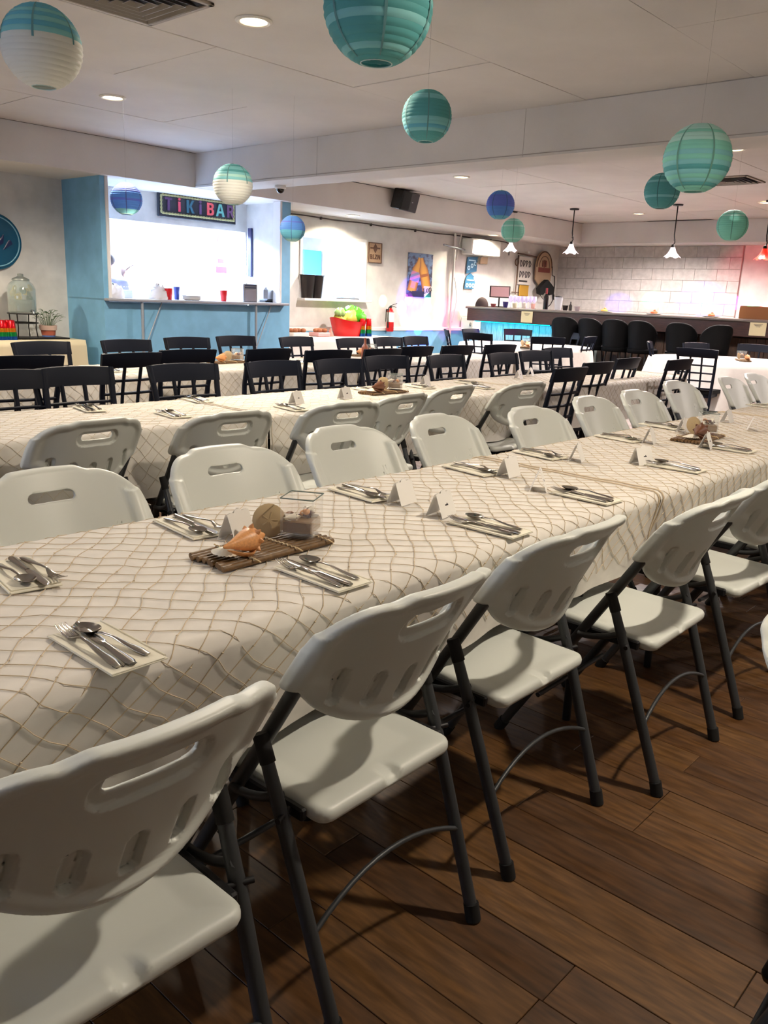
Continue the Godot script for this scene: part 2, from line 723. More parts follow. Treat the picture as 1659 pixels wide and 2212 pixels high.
func ceiling() -> void:
	var m := MB.new()
	slab(m, -4.12, BRICK_U + 0.12, -4.62, WALL_V + 0.12, CEIL + 0.014, CEIL + 0.15)
	var c := struct("ceiling", m, mat("seam dark", Color(0.4, 0.38, 0.36), 0.9))
	var board := bx(Vector3.ZERO, Vector3(2.434, 0.013, 1.214), 0.0025).mesh()
	var narrow := bx(Vector3.ZERO, Vector3(2.434, 0.013, 1.2175), 0.001).mesh()
	for k in range(-6, 6):
		var v := 2.89 + 1.22 * k
		if v > 8.6:
			continue
		for j in range(-3, 7):
			var u := (2.31 if k % 2 else 1.09) + 2.44 * j + 1.22
			if u < -3.9 or u > 15.3:
				continue
			var o := part(c, "ceiling_panel", board if rng.randf() < 0.6 else narrow, M["ceiling white"])
			o.position = at(u, v, CEIL + 0.0065 + rng.randf_range(0.0, 0.004))
			o.rotation = Vector3(rng.randf_range(-0.0015, 0.0015), 0, rng.randf_range(-0.001, 0.001))
	# air diffusers
	diffuser(at(2.72, 4.35, CEIL), 0.3, "large square black slatted air vent in the ceiling before the beam")
	diffuser(at(10.3, 4.05, CEIL), 0.3, "square black slatted air vent in the ceiling near the bar")


func diffuser(where: Vector3, half: float, label: String) -> void:
	var t := thing("air_vent", label, "vent", where)
	part(t, "backing", bx(Vector3(0, -0.004, 0), Vector3(half * 1.9, 0.008, half * 1.9), 0.001), mat("vent black", Color(0.05, 0.045, 0.04), 0.8))
	var m := MB.new()
	for s in 4:
		m.xf = Transform3D(Basis(Vector3.UP, s * PI / 2), Vector3.ZERO)
		m.box(Vector3(0, -0.008, half - 0.015), Vector3(half * 2, 0.016, 0.03), 0.004)
	part(t, "frame", m, mat("vent frame", Color(0.62, 0.58, 0.53), 0.6))
	for k in 5:
		var r := half * (0.15 + 0.165 * k)
		m = MB.new()
		for s in 4:
			m.xf = Transform3D(Basis(Vector3.UP, s * PI / 2), Vector3.ZERO)
			m.hexa([Vector3(-r, -0.028, r), Vector3(r, -0.028, r), Vector3(r - 0.003, -0.028, r - 0.003), Vector3(-r + 0.003, -0.028, r - 0.003)], [Vector3(-r + 0.022, -0.009, r - 0.022), Vector3(r - 0.022, -0.009, r - 0.022), Vector3(r - 0.025, -0.009, r - 0.025), Vector3(-r + 0.025, -0.009, r - 0.025)])
		part(t, "slat", m, mat("vent slat", Color(0.5, 0.47, 0.43), 0.5))


func floor_planks() -> void:
	var m := MB.new()
	slab(m, -4.12, BRICK_U + 0.12, -4.62, 12.8, -0.2, -0.006)
	var f := struct("floor", m, mat("floor gap", Color(0.05, 0.035, 0.02), 0.9))
	var mats := []
	var base := [Color(0.45, 0.31, 0.165), Color(0.41, 0.275, 0.145), Color(0.49, 0.345, 0.185), Color(0.37, 0.245, 0.13), Color(0.46, 0.32, 0.17), Color(0.42, 0.285, 0.15)]
	for k in base.size():
		var p := mat("plank %d" % k, base[k], 0.42)
		p.albedo_texture = noise_tex(0.035, 512, Color(0.6, 0.58, 0.55), Color(1, 1, 1), 6, 20 + k)
		p.uv1_triplanar = true
		p.uv1_world_triplanar = true
		p.uv1_scale = Vector3(2.6, 1.0, 0.42)
		p.uv1_offset = Vector3(k * 0.37, 0, k * 0.21)
		p.roughness_texture = noise_tex(0.02, 256, Color(0.55, 0.55, 0.55), Color(1, 1, 1), 4, 31)
		p.roughness = 0.62
		mats.append(p)
	var rest := []
	for k in 6:
		rest.append(MB.new())
	var w := 0.128
	var shapes := {}
	var row := 0
	var u := -4.0
	while u < BRICK_U:
		var v := -4.5 - rng.randf() * 0.9
		while v < 9.3:
			var len: float = [0.62, 0.92, 1.22][rng.randi() % 3]
			var tone := rng.randi() % 6
			var lift := rng.randf_range(-0.0012, 0.0)
			if u > 0.2 and u < 3.9 and v > -0.9 and v < 1.7:
				if not shapes.has(len):
					shapes[len] = bx(Vector3.ZERO, Vector3(w - 0.0018, 0.012, len - 0.0018), 0.0011).mesh()
				var o := part(f, "plank", shapes[len], mats[tone])
				o.position = at(u + w / 2, v + len / 2, -0.006 + lift)
			else:
				var p: MB = rest[tone]
				p.face([at(u + 0.001, v + 0.001, lift), at(u + w - 0.001, v + 0.001, lift), at(u + w - 0.001, v + len - 0.001, lift), at(u + 0.001, v + len - 0.001, lift)], Vector3.UP)
			v += len
		u += w
		row += 1
	for k in 6:
		var o := part(f, "far_planks", rest[k], mats[k])
		o.set_meta("kind", "stuff")


func block_wall() -> void:
	# painted concrete blocks, each a piece of its own
	var w: Node3D = get_node("wall_far")
	var full := bx(Vector3.ZERO, Vector3(0.03, 0.1965, 0.4025), 0.003).mesh()
	var half := bx(Vector3.ZERO, Vector3(0.03, 0.1965, 0.1995), 0.003).mesh()
	for r in 12:
		var h := DROP - 0.0 - 0.1 - r * 0.2
		var v := 5.65
		var first := r % 2 == 1
		while v < WALL_V - 0.1:
			var len := 0.203 if first else 0.406
			if v + len > WALL_V + 0.02:
				len = 0.203
			var o := part(w, "block", half if len < 0.3 else full, M["block white"])
			o.position = at(BRICK_U - 0.012 - rng.randf_range(0.0, 0.003), v + len / 2, h)
			v += len
			first = false


func kitchen_box() -> void:
	var b: StandardMaterial3D = M["wall blue"]
	var w: StandardMaterial3D = M["wall white"]
	# the pale blue box that holds the pass-through counter
	var m := MB.new()
	slab(m, 4.84, 7.49, TIKI_V, TIKI_V + 0.1, 0, 1.16)
	slab(m, 4.84, 4.9, TIKI_V, TIKI_V + 0.1, 1.16, DROP)
	slab(m, 7.33, 7.49, TIKI_V, TIKI_V + 0.1, 1.16, DROP)
	slab(m, 4.84, 4.9, TIKI_V + 0.1, WALL_V, 0, DROP)
	struct("wall_kitchen_box", m, b)
	m = MB.new()
	slab(m, 7.42, 7.49, TIKI_V + 0.1, WALL_V, 0, DROP)
	struct("wall_kitchen_box_end", m, w)
	m = MB.new()
	slab(m, 4.895, 4.93, TIKI_V - 0.02, TIKI_V + 0.12, 1.2, DROP, 0.005)
	slab(m, 7.3, 7.335, TIKI_V - 0.02, TIKI_V + 0.12, 1.2, DROP, 0.005)
	struct("trim_2", m, mat("trim white", Color(0.88, 0.87, 0.86), 0.5))
	# serving counter on its posts
	var c := thing("serving_counter", "thin white serving counter along the blue kitchen box on pipe posts", "counter", at(6.1, 8.7, 0))
	part(c, "counter_top", bx(Vector3(0.02, 1.185, -0.14), Vector3(2.56, 0.03, 0.88), 0.006), mat("counter grey", Color(0.62, 0.63, 0.66), 0.35))
	for x in [308.0, 553.0]:
		var p := px_v(x, 690, 8.44)
		part(c, "post", tb([Vector3(p.x - 6.1, 0.0, 0.26), Vector3(p.x - 6.1, 1.17, 0.26)], 0.016, 10), mat("pipe grey", Color(0.62, 0.65, 0.68), 0.4, 0.2))
		part(c, "brace", tb([Vector3(p.x - 6.1, 0.62, 0.26), Vector3(p.x - 5.82, 1.165, 0.22)], 0.007, 8), mat("pipe grey", Color(0.62, 0.65, 0.68), 0.4, 0.2))
	# the kitchen behind
	m = MB.new()
	slab(m, 3.4, 3.5, WALL_V + 0.12, 12.7, 0, DROP)
	slab(m, 11.2, 11.3, WALL_V + 0.12, 12.7, 0, DROP)
	slab(m, 3.4, 11.3, 12.6, 12.7, 0, DROP)
	slab(m, 6.7, 8.3, 11.0, 11.1, 0, DROP)
	struct("wall_kitchen", m, w)
	m = MB.new()
	slab(m, 3.4, 11.3, WALL_V, 12.7, DROP, DROP + 0.1)
	struct("ceiling_kitchen", m, w)
	m = MB.new()
	slab(m, 3.4, 11.3, WALL_V + 0.12, 12.7, -0.01, 0.0)
	struct("floor_kitchen", m, mat("tile grey", Color(0.6, 0.6, 0.6), 0.5))
	# hatch sill
	m = MB.new()
	slab(m, 8.34, 9.74, WALL_V - 0.16, WALL_V + 0.13, 1.235, 1.27, 0.005)
	struct("window_1_sill", m, mat("trim white", Color(0.88, 0.87, 0.86), 0.5))
	m = MB.new()
	slab(m, 8.37, 8.42, WALL_V - 0.015, WALL_V + 0.13, 1.27, 2.17, 0.004)
	slab(m, 9.7, 9.75, WALL_V - 0.015, WALL_V + 0.13, 1.27, 2.17, 0.004)
	slab(m, 8.42, 9.7, WALL_V - 0.015, WALL_V + 0.13, 2.12, 2.17, 0.004)
	struct("window_1", m, mat("trim white", Color(0.88, 0.87, 0.86), 0.5))


# ---------------------------------------------------------------- tables
# point of a draped cloth: a runs along the table, q across it from hem to hem
func cloth_at(k: Dictionary, a: float, q: float, lift := 0.0) -> Vector3:
	var w: float = k.v1 - k.v0
	var r := 0.03
	var top: float = TOP + 0.006 + lift
	var back := q > w / 2
	var s := w - q if back else q
	var v := 0.0
	var h := top
	if s >= r:
		v = s
		h += 0.0025 * wave.get_noise_3d(a * 2.2, s * 2.5, k.sd) + 0.001 * wave.get_noise_3d(a * 7.0, s * 9.0, k.sd)
	elif s > -r:
		var f := (r - s) / (2 * r) * PI / 2
		v = r - (r + lift) * sin(f)
		h = top - r + r * cos(f)
	else:
		var d := -s - r
		var fold := 0.5 + 0.5 * sin(a * 9.0 + 3.0 * wave.get_noise_2d(a * 1.3, k.sd + (7.0 if back else 0.0)))
		v = -lift + k.tuck * d - d * (0.12 * fold + 0.08 * wave.get_noise_3d(a * 3.0, d * 4.0, k.sd))
		h = top - r - d
	return at(a, k.v1 - v if back else k.v0 + v, h)


func long_table(u0: float, u1: float, v0: float, v1: float, drop: float, sd: int, ends: int, place: String, net := true) -> void:
	var t := thing("folding_table", "long folding table under white cloth, " + place, "table", at((u0 + u1) / 2, (v0 + v1) / 2, 0))
	var hw := (u1 - u0) / 2
	var hv := (v1 - v0) / 2
	part(t, "tabletop", bx(Vector3(0, TOP - 0.028, 0), Vector3(hw * 2 - 0.02, 0.045, hv * 2 - 0.03), 0.012), M["table plastic"])
	for s in [-1, 1]:
		for z in [-1, 1]:
			part(t, "leg", tb([Vector3(s * (hw - 0.3), 0, z * (hv - 0.1)), Vector3(s * (hw - 0.3), TOP - 0.05, z * (hv - 0.1))], 0.014, 8), M["dark steel"])
		part(t, "leg_brace", tb([Vector3(s * (hw - 0.3), 0.22, -hv + 0.1), Vector3(s * (hw - 0.3), 0.22, hv - 0.1)], 0.011, 8), M["dark steel"])
		part(t, "leg_strut", tb([Vector3(s * (hw - 0.3), 0.35, 0), Vector3(s * (hw - 0.75), TOP - 0.05, 0)], 0.009, 8), M["dark steel"])
	# cloth
	var k := {"u0": u0 + 0.004, "u1": u1 - 0.004, "v0": v0, "v1": v1, "sd": float(sd), "tuck": 0.3 if sd < 14 else 0.05}
	var w := v1 - v0
	var qs := []
	for j in 10:
		qs.append(-drop + j * (drop - 0.03) / 10)
	for j in 7:
		qs.append(-0.03 + j * 0.01)
	for j in range(1, 12):
		qs.append(0.03 + j * (w - 0.06) / 12)
	for j in 7:
		qs.append(w - 0.03 + j * 0.01)
	for j in range(1, 11):
		qs.append(w + 0.03 + j * (drop - 0.03) / 10)
	var m := MB.new()
	var rows := []
	var na := 72
	for j in na + 1:
		var a: float = lerpf(k.u0, k.u1, float(j) / na)
		var line := []
		for q in qs:
			line.append(cloth_at(k, a, q))
		rows.append(line)
	m.grid(rows, m_up(rows))
	for e in 2:
		if ends & (1 << e):
			rows = []
			var ue: float = k.u1 if e else k.u0
			for j in 9:
				var d := (drop - 0.0) * j / 8.0
				var line := []
				for i in 33:
					var s := -0.03 + (w + 0.06) * i / 32.0
					var fold := 0.5 + 0.5 * sin(i * 0.9 + sd)
					var edge := clampf(absf(s - w / 2) / (w / 2), 0, 1)
					line.append(at(ue + (1 if e else -1) * (0.004 + d * (0.05 + 0.12 * fold)), v0 + s + (s - w / 2) * 0.1 * d * edge, TOP + 0.006 - d))
				rows.append(line)
			m.grid(rows, e == 0)
	var c := MeshInstance3D.new()
	c.name = numbered("tablecloth")
	c.mesh = m.mesh()
	c.material_override = M["cloth white"]
	add_child(c)
	tag(c, "white cloth draped over the long table " + place, "tablecloth")
	if not net:
		return
	# fishing net: two sets of slanting cords and a knot where they cross
	m = MB.new()
	var step := 0.05
	var lo := -drop + 0.05
	var hi := w + drop - 0.05
	for fam in [-1.0, 1.0]:
		var start: float = k.u0 - (hi - lo)
		while start < k.u1 + (hi - lo):
			var path := []
			var q := lo
			while q <= hi:
				var a: float = start + (q - lo) if fam > 0 else start - (q - lo)
				var wob := 0.02 * wave.get_noise_3d(a * 5.0, q * 5.0, fam * 9.0 + sd)
				var wob2 := 0.02 * wave.get_noise_3d(a * 5.0 + 40, q * 5.0, fam * 9.0 + sd)
				if a > k.u0 + 0.01 and a < k.u1 - 0.01:
					path.append(cloth_at(k, clampf(a + wob, k.u0, k.u1), q + wob2, 0.0022))
				q += 0.026
			if path.size() > 2:
				m.loft(path, 0.00095, 0.00095, 4, Vector3(0.3, 1, 0.2), false)
				if fam > 0:
					for i in range(1, path.size() - 1, 3):
						m.ball(path[i], Vector3(0.0026, 0.0018, 0.0026), 5, 3)
			start += step * 1.41
	for e in 2:
		var hem := []
		var q := lo
		while q <= hi:
			hem.append(cloth_at(k, (k.u1 - 0.012 if e else k.u0 + 0.012) + 0.006 * wave.get_noise_2d(q * 9.0, sd + e), q, 0.004))
			q += 0.02
		m.loft(hem, 0.0028, 0.0022, 5, Vector3(0.3, 1, 0.2), true)
	var n := MeshInstance3D.new()
	n.name = numbered("fishing_net")
	n.mesh = m.mesh()
	n.material_override = M["net cord"] if sd < 14 else mat("net cord pale", Color(0.86, 0.81, 0.73), 0.9)  # paler cord on the two farther rows
	add_child(n)
	tag(n, "tan fishing net spread on the long table " + place, "net")
	n.set_meta("kind", "stuff")


# whether a grid must be flipped so that its middle faces up
func m_up(rows: Array) -> bool:
	var r: int = rows.size() / 2
	var k: int = rows[0].size() / 2
	var du: Vector3 = rows[r][k + 1] - rows[r][k - 1]
	var dv: Vector3 = rows[r + 1][k] - rows[r - 1][k]
	return du.cross(dv).y < 0


func long_tables() -> void:
	var near := "with white chairs only, "
	long_table(0.16, 2.6, 1.11, 1.875, 0.27, 11, 1, near + "whelk shell end")
	long_table(2.6, 5.04, 1.11, 1.875, 0.27, 12, 0, near + "brown shell part")
	long_table(5.04, 7.48, 1.11, 1.875, 0.27, 13, 2, near + "far end")
	var mid := "with white and black chairs, "
	long_table(0.2, 2.64, 3.14, 3.9, 0.31, 14, 1, mid + "end without votive")
	long_table(2.64, 5.08, 3.14, 3.9, 0.31, 15, 0, mid + "middle of the row")
	long_table(5.08, 7.52, 3.14, 3.9, 0.31, 16, 2, mid + "end towards the bar")
	var third := "with black chairs only, "
	long_table(0.5, 2.94, 5.18, 5.94, 0.31, 17, 1, third + "end by the drinks table")
	long_table(2.94, 5.38, 5.18, 5.94, 0.31, 18, 0, third + "middle of the row")
	long_table(5.38, 7.82, 5.18, 5.94, 0.31, 19, 2, third + "end towards the bar")


func round_tables() -> void:
	for d in [[10.4, 6.72, "near the teal-lit bar front"], [10.6, 3.9, "near the black bar stools"]]:
		var t := thing("round_table", "round folding table under a floor-length white cloth " + d[2], "table", at(d[0], d[1], 0))
		part(t, "tabletop", lt([Vector2(0, TOP), Vector2(0.93, TOP), Vector2(0.935, TOP - 0.01), Vector2(0.935, TOP - 0.035), Vector2(0, TOP - 0.04)], 36), M["table plastic"])
		for k in 4:
			var a := PI / 4 + k * PI / 2
			part(t, "leg", tb([Vector3(cos(a) * 0.55, 0, sin(a) * 0.55), Vector3(cos(a) * 0.55, TOP - 0.04, sin(a) * 0.55)], 0.014, 8), M["dark steel"])
		var m := MB.new()
		var rows := []
		for j in 16:
			var line := []
			for i in 120:
				var a := TAU * i / 120
				var r := 0.0
				var h := TOP + 0.006
				if j < 6:
					r = 0.94 * j / 5.0
				else:
					var f := (j - 5) / 10.0
					h = TOP + 0.006 - 0.52 * f
					r = 0.945 + f * (0.09 + 0.055 * sin(a * 11 + 1.5 * sin(a * 3)) + 0.02 * sin(a * 23))
				line.append(Vector3(cos(a) * r, h, sin(a) * r))
			rows.append(line)
		m.grid(rows, true, true)
		single("tablecloth", "white cloth hanging in folds from the round table " + d[2], "tablecloth", m, M["cloth white"], at(d[0], d[1], 0))


# ---------------------------------------------------------------- white folding chairs
func back_sdf(p: Vector3) -> float:
	var ax := absf(p.x)
	var ytop := 0.838 + 0.012 * smoothstep(0.125, 0.085, ax)
	var cy := (0.668 + ytop) / 2
	var hh := (ytop - 0.668) / 2
	var r := 0.1 if p.y > cy else 0.012
	var qx := ax - 0.233 + r
	var qy := absf(p.y - cy) - hh + r
	var db := minf(maxf(qx, qy), 0.0) + Vector2(maxf(qx, 0), maxf(qy, 0)).length() - r
	var de := (Vector2(p.x / 0.205, (p.y - 0.685) / 0.132).length() - 1.0) * 0.13
	var d2 := smin(db, de, 0.045)
	var bow := lerpf(0.1, 0.055, clampf((p.y - 0.55) / 0.29, 0.0, 1.0))
	var zr := p.z + bow * (1.0 - pow(minf(ax, 0.23) / 0.212, 2.0))
	var rear := 0.02 - 0.013 * smoothstep(0.014, 0.034, -d2)
	var dh := Vector2(maxf(ax - 0.052, 0.0), p.y - 0.781).length() - 0.0125
	rear -= 0.01 * smoothstep(0.018, 0.012, Vector2(maxf(ax - 0.056, 0.0), p.y - 0.773).length() - 0.0125)
	var fx := fposmod(p.x + 0.039, 0.078) - 0.039
	var kslot := roundf(p.x / 0.078)
	if absf(kslot) < 2.5:
		var ys := 0.632 + 0.008 * absf(kslot) * absf(kslot)
		var ds := Vector2(fx, maxf(absf(p.y - ys) - 0.026, 0.0)).length() - 0.012
		rear -= 0.0145 * smoothstep(0.003, -0.002, ds)
	var dz := maxf(zr - 0.0145, -zr - rear)
	var kk := 0.011
	var a := d2 + kk
	var b := dz + kk
	var d := minf(maxf(a, b), 0.0) + Vector2(maxf(a, 0), maxf(b, 0)).length() - kk
	d = maxf(d, -dh)
	# sleeves over the side tubes
	var dsl := maxf(Vector2(ax - 0.208, p.z - 0.002).length() - 0.0215, absf(p.y - 0.725) - 0.057)
	return smin(d, dsl, 0.012)


func seat_sdf(p: Vector3) -> float:
	var hx := 0.196 - 0.012 * clampf((p.z + 0.2) / 0.4, 0, 1) 
	var q := Vector3(absf(p.x) - hx, absf(p.y) - 0.017, absf(p.z) - 0.198)
	var r := 0.032
	var q2 := Vector2(q.x + r, q.z + r)
	var d2 := minf(maxf(q2.x, q2.y), 0.0) + Vector2(maxf(q2.x, 0), maxf(q2.y, 0)).length() - r
	# dished top, rolled front and rear lips
	var top := 0.017 - 0.007 * smoothstep(0.02, 0.07, -d2)
	top -= 0.016 * smoothstep(0.06, 0.0, Vector2(p.x * 0.9, (p.z + 0.2)).length()) * smoothstep(0.03, 0.01, absf(p.x))
	var dz := maxf(p.y - top, -p.y - 0.017)
	var kk := 0.015
	var a := d2 + kk
	var b := dz + kk
	return minf(maxf(a, b), 0.0) + Vector2(maxf(a, 0), maxf(b, 0)).length() - kk


func make_white_chair() -> Node3D:
	var t := thing("folding_chair", "", "chair", Vector3.ZERO)
	var b := nets(back_sdf, Vector3(-0.246, 0.535, -0.135), Vector3(0.246, 0.87, 0.034), 0.0048)
	for i in b.v.size():
		var p := b.v[i]
		b.v[i] = Vector3(p.x, p.y, p.z + 0.25 - 0.615 * p.y)
		var nn := b.n[i]
		b.n[i] = Vector3(nn.x, nn.y + 0.615 * nn.z, nn.z).normalized()
	part(t, "backrest", b, M["chair plastic"])
	var s := nets(seat_sdf, Vector3(-0.21, -0.03, -0.212), Vector3(0.21, 0.032, 0.212), 0.006)
	var seat := part(t, "seat", s, M["chair plastic"])
	seat.position = Vector3(0, 0.42, -0.02)
	seat.rotation.x = -0.03
	var steel: StandardMaterial3D = M["chair steel"]
	for e in [-1, 1]:
		var leg := part(t, "front_leg", tb([Vector3(e * 0.215, 0.012, 0.243), Vector3(e * 0.21, 0.40, 0.004), Vector3(e * 0.208, 0.62, -0.131), Vector3(e * 0.208, 0.76, -0.217)], 0.0145, 10), steel)
		part(leg, "rubber_foot", tb([Vector3(e * 0.2152, 0.0, 0.25), Vector3(e * 0.2148, 0.035, 0.229)], 0.0175, 10), M["rubber"])
		var rear := part(t, "rear_leg", tb([Vector3(e * 0.232, 0.55, -0.09), Vector3(e * 0.228, 0.40, -0.148), Vector3(e * 0.216, 0.012, -0.284)], [0.0125, 0.0145, 0.0145], 10), steel)
		part(rear, "rubber_foot", tb([Vector3(e * 0.216, 0.0, -0.287), Vector3(e * 0.217, 0.038, -0.277)], 0.0175, 10), M["rubber"])
		part(rear, "pivot_cap", tb([Vector3(e * 0.232, 0.556, -0.088), Vector3(e * 0.231, 0.505, -0.109)], 0.0155, 10), M["rubber"])
		var br := []
		for k in 7:
			var f := k / 6.0
			br.append(Vector3(e * 0.226, 0.405 + 0.045 * f * f, 0.0 - 0.14 * f))
		part(t, "bracket", tb(br, 0.009, 8), steel)
		part(t, "seat_rail", bx(Vector3(e * 0.2, 0.412, 0.005), Vector3(0.016, 0.026, 0.36), 0.004), M["dark steel"])
		part(t, "rivet", tb([Vector3(e * 0.2, 0.415, -0.14), Vector3(e * 0.25, 0.415, -0.158)], 0.006, 8), M["dark steel"])
	var arch := []
	for k in 13:
		var f := -1.0 + k / 6.0
		arch.append(Vector3(f * 0.219, 0.2 + 0.055 * (1 - f * f), -0.225 + 0.012 * (1 - f * f)))
	part(t, "stretcher", tb(arch, 0.0055, 8), steel)
	part(t, "front_bar", tb([Vector3(-0.213, 0.16, 0.12), Vector3(0.213, 0.16, 0.12)], 0.008, 8), steel)
	part(t, "seat_crossbar", tb([Vector3(-0.2, 0.408, 0.1), Vector3(0.2, 0.408, 0.1)], 0.009, 8), M["dark steel"])
	return t


# where a chair stands whose handle lip, 0.85 m up, is seen at that pixel
func lip_place(x: float, y: float, deg: float) -> Vector3:
	var p := px_h(x, y, 0.85)
	var back := Vector3(0, 0, -0.328).rotated(Vector3.UP, PI + deg_to_rad(deg))
	return Vector3(p.x - back.x, 0, p.z - back.z)


func white_chairs() -> void:
	var proto := make_white_chair()
	var first := true
	var aisle := "white folding chair, aisle side of the near table, "
	var inner := "white folding chair, inner side of the near table, "
	var mid := "white folding chair at the middle table, "
	var over := "white folding chair across the aisle, turned away from the near table"
	# [x, y of the lip in the photograph, turn, label] or, where it is not seen, [u, v, turn, label, 1]
	var list := [
		[0.49, 1.07, -1.0, aisle + "at the table end", 1], [1.11, 1.158, 1.0, aisle + "facing the bamboo mat", 1], [1.72, 1.185, 0.0, aisle + "second before the cloth seam", 1], [2.31, 1.09, 1.0, aisle + "right beside the cloth seam", 1],
		[2.97, 1.08, -3.0, aisle + "first past the seam", 1], [3.55, 1.08, -2.0, aisle + "second past the seam", 1], [4.18, 1.08, 1.0, aisle + "third past the seam", 1], [4.8, 1.1, 0.0, aisle + "fourth past the seam", 1],
		[88, 1012, 181.0, inner + "at the table end"], [466, 963, 178.0, inner + "behind the square votive"], [722, 920, 180.0, inner + "second before the cloth seam"], [925, 895, 183.0, inner + "right beside the cloth seam"], [1130, 878, 179.0, inner + "first past the seam"], [1258, 855, 182.0, inner + "second past the seam"], [1359, 842, 180.0, inner + "third past the seam"], [1448, 822, 178.0, inner + "fourth past the seam"], [1562, 814, 181.0, inner + "fifth past the seam"], [1617, 806, 180.0, inner + "sixth past the seam"],
		[222, 905, 2.0, mid + "end of the row"], [520, 888, -4.0, mid + "by the cloth seam"], [765, 868, -9.0, mid + "past the seam"], [893, 850, 3.0, mid + "before the votive"], [1003, 832, 4.0, mid + "past the votive"], [1153, 825, -6.0, mid + "last before the black chairs"],
		[1.43, 0.05, 181.0, "white folding chair alone in the aisle, only the edge of its back showing", 1], [2.1, 0.0, 176.0, over, 1], [2.75, -0.02, 181.0, over, 1], [3.4, 0.0, 179.0, over, 1],
	]
	for d in list:
		var c := proto if first else copy(proto, Vector3.ZERO, 0)
		first = false
		c.position = at(d[0], d[1], 0) if d.size() > 4 else lip_place(d[0], d[1], d[2])
		c.rotation.y = PI + deg_to_rad(d[2])
		c.set_meta("label", d[3])
		c.set_meta("group", "white folding chairs")


# ---------------------------------------------------------------- black window-back chairs
func make_black_chair() -> Node3D:
	var t := thing("dining_chair", "", "chair", Vector3.ZERO)
	var m: StandardMaterial3D = M["black wood"]
	for e in [-1, 1]:
		var b := MB.new()
		b.loft([Vector3(e * 0.175, 0, -0.215), Vector3(e * 0.18, 0.44, -0.175), Vector3(e * 0.192, 0.65, -0.196), Vector3(e * 0.212, 0.915, -0.262)], [0.017, 0.02, 0.019, 0.017], [0.015, 0.02, 0.017, 0.012], 4, Vector3(0, 0, 1), true, 1.0)
		part(t, "rear_post", b, m)
		b = MB.new()
		b.loft([Vector3(e * 0.18, 0, 0.18), Vector3(e * 0.182, 0.43, 0.175)], [0.018, 0.023], [0.018, 0.023], 4, Vector3(0, 0, 1), true)
		part(t, "front_leg", b, m)
		part(t, "side_stretcher", bx(Vector3(e * 0.178, 0.2, -0.01), Vector3(0.016, 0.028, 0.38), 0.003), m)
	# curved top rail
	var rail := MB.new()
	var rows := []
	var n := 10
	for k in n + 1:
		var f := -1.0 + 2.0 * k / n
		var bow := 0.032 * (1 - f * f)
		var hw := 0.226 - 0.0
		var z := -0.262 - bow
		var cx := f * hw
		var lo := 0.826
		var hi := 0.915 + 0.008 * (1 - f * f)
		var sl := 0.025
		rows.append([Vector3(cx * 0.975, lo, z + sl + 0.011), Vector3(cx * 0.975, lo - 0.002, z + sl), Vector3(cx * 0.975, lo, z + sl - 0.011), Vector3(cx, hi - 0.004, z - 0.011), Vector3(cx, hi, z), Vector3(cx, hi - 0.004, z + 0.011)])
	rail.grid(rows, false, true)
	var c0 := Vector3()
	for s in [0, n]:
		rail.face([rows[s][0], rows[s][2], rows[s][3], rows[s][5]], Vector3(1 if s else -1, 0, 0))
	part(t, "top_rail", rail, m)
	for e in [-1, 1]:
		part(t, "mullion", tbox([Vector3(e * 0.062, 0.83, -0.262), Vector3(e * 0.06, 0.65, -0.222), Vector3(e * 0.058, 0.47, -0.197)], 0.0095, 0.0075), m)
	for h in [[0.74, 0.198, -0.219], [0.655, 0.193, -0.2], [0.57, 0.187, -0.19], [0.487, 0.182, -0.182]]:
		var path := []
		for k in 7:
			var f := -1.0 + k / 3.0
			path.append(Vector3(f * h[1], h[0], h[2] - 0.02 * (1 - f * f)))
		part(t, "crossbar", tbox(path, 0.008, 0.0085), m)
	var s := MB.new()
	s.hexa([Vector3(-0.185, 0.425, -0.19), Vector3(0.185, 0.425, -0.19), Vector3(0.215, 0.425, 0.21), Vector3(-0.215, 0.425, 0.21)], [Vector3(-0.18, 0.468, -0.185), Vector3(0.18, 0.468, -0.185), Vector3(0.21, 0.465, 0.2), Vector3(-0.21, 0.465, 0.2)])
	part(t, "seat", s, M["bar leather"])
	part(t, "apron", bx(Vector3(0, 0.405, 0.0), Vector3(0.36, 0.04, 0.36), 0.004), m)
	return t


func tbox(path: Array, w: float, h: float) -> MB:
	var b := MB.new()
	b.loft(path, w * 1.3, h * 1.3, 4, Vector3(0, 0.2, 1), true)
	return b


# the chair whose top rail's middle is seen at that pixel; it looks towards a direction in degrees (0 = to the aisle, 180 = to the kitchen)
func seat_black(proto: Node3D, used_proto: bool, x: float, y: float, deg: float, label: String, group: String) -> void:
	var p := px_h(x, y, 0.92)
	var a := deg_to_rad(deg)
	var back := Vector3(0, 0, -0.29).rotated(Vector3.UP, a)
	var c := copy(proto, Vector3.ZERO, 0) if used_proto else proto
	c.position = Vector3(p.x - back.x, 0, p.z - back.z)
	c.rotation.y = a
	c.set_meta("label", label)
	c.set_meta("group", group)


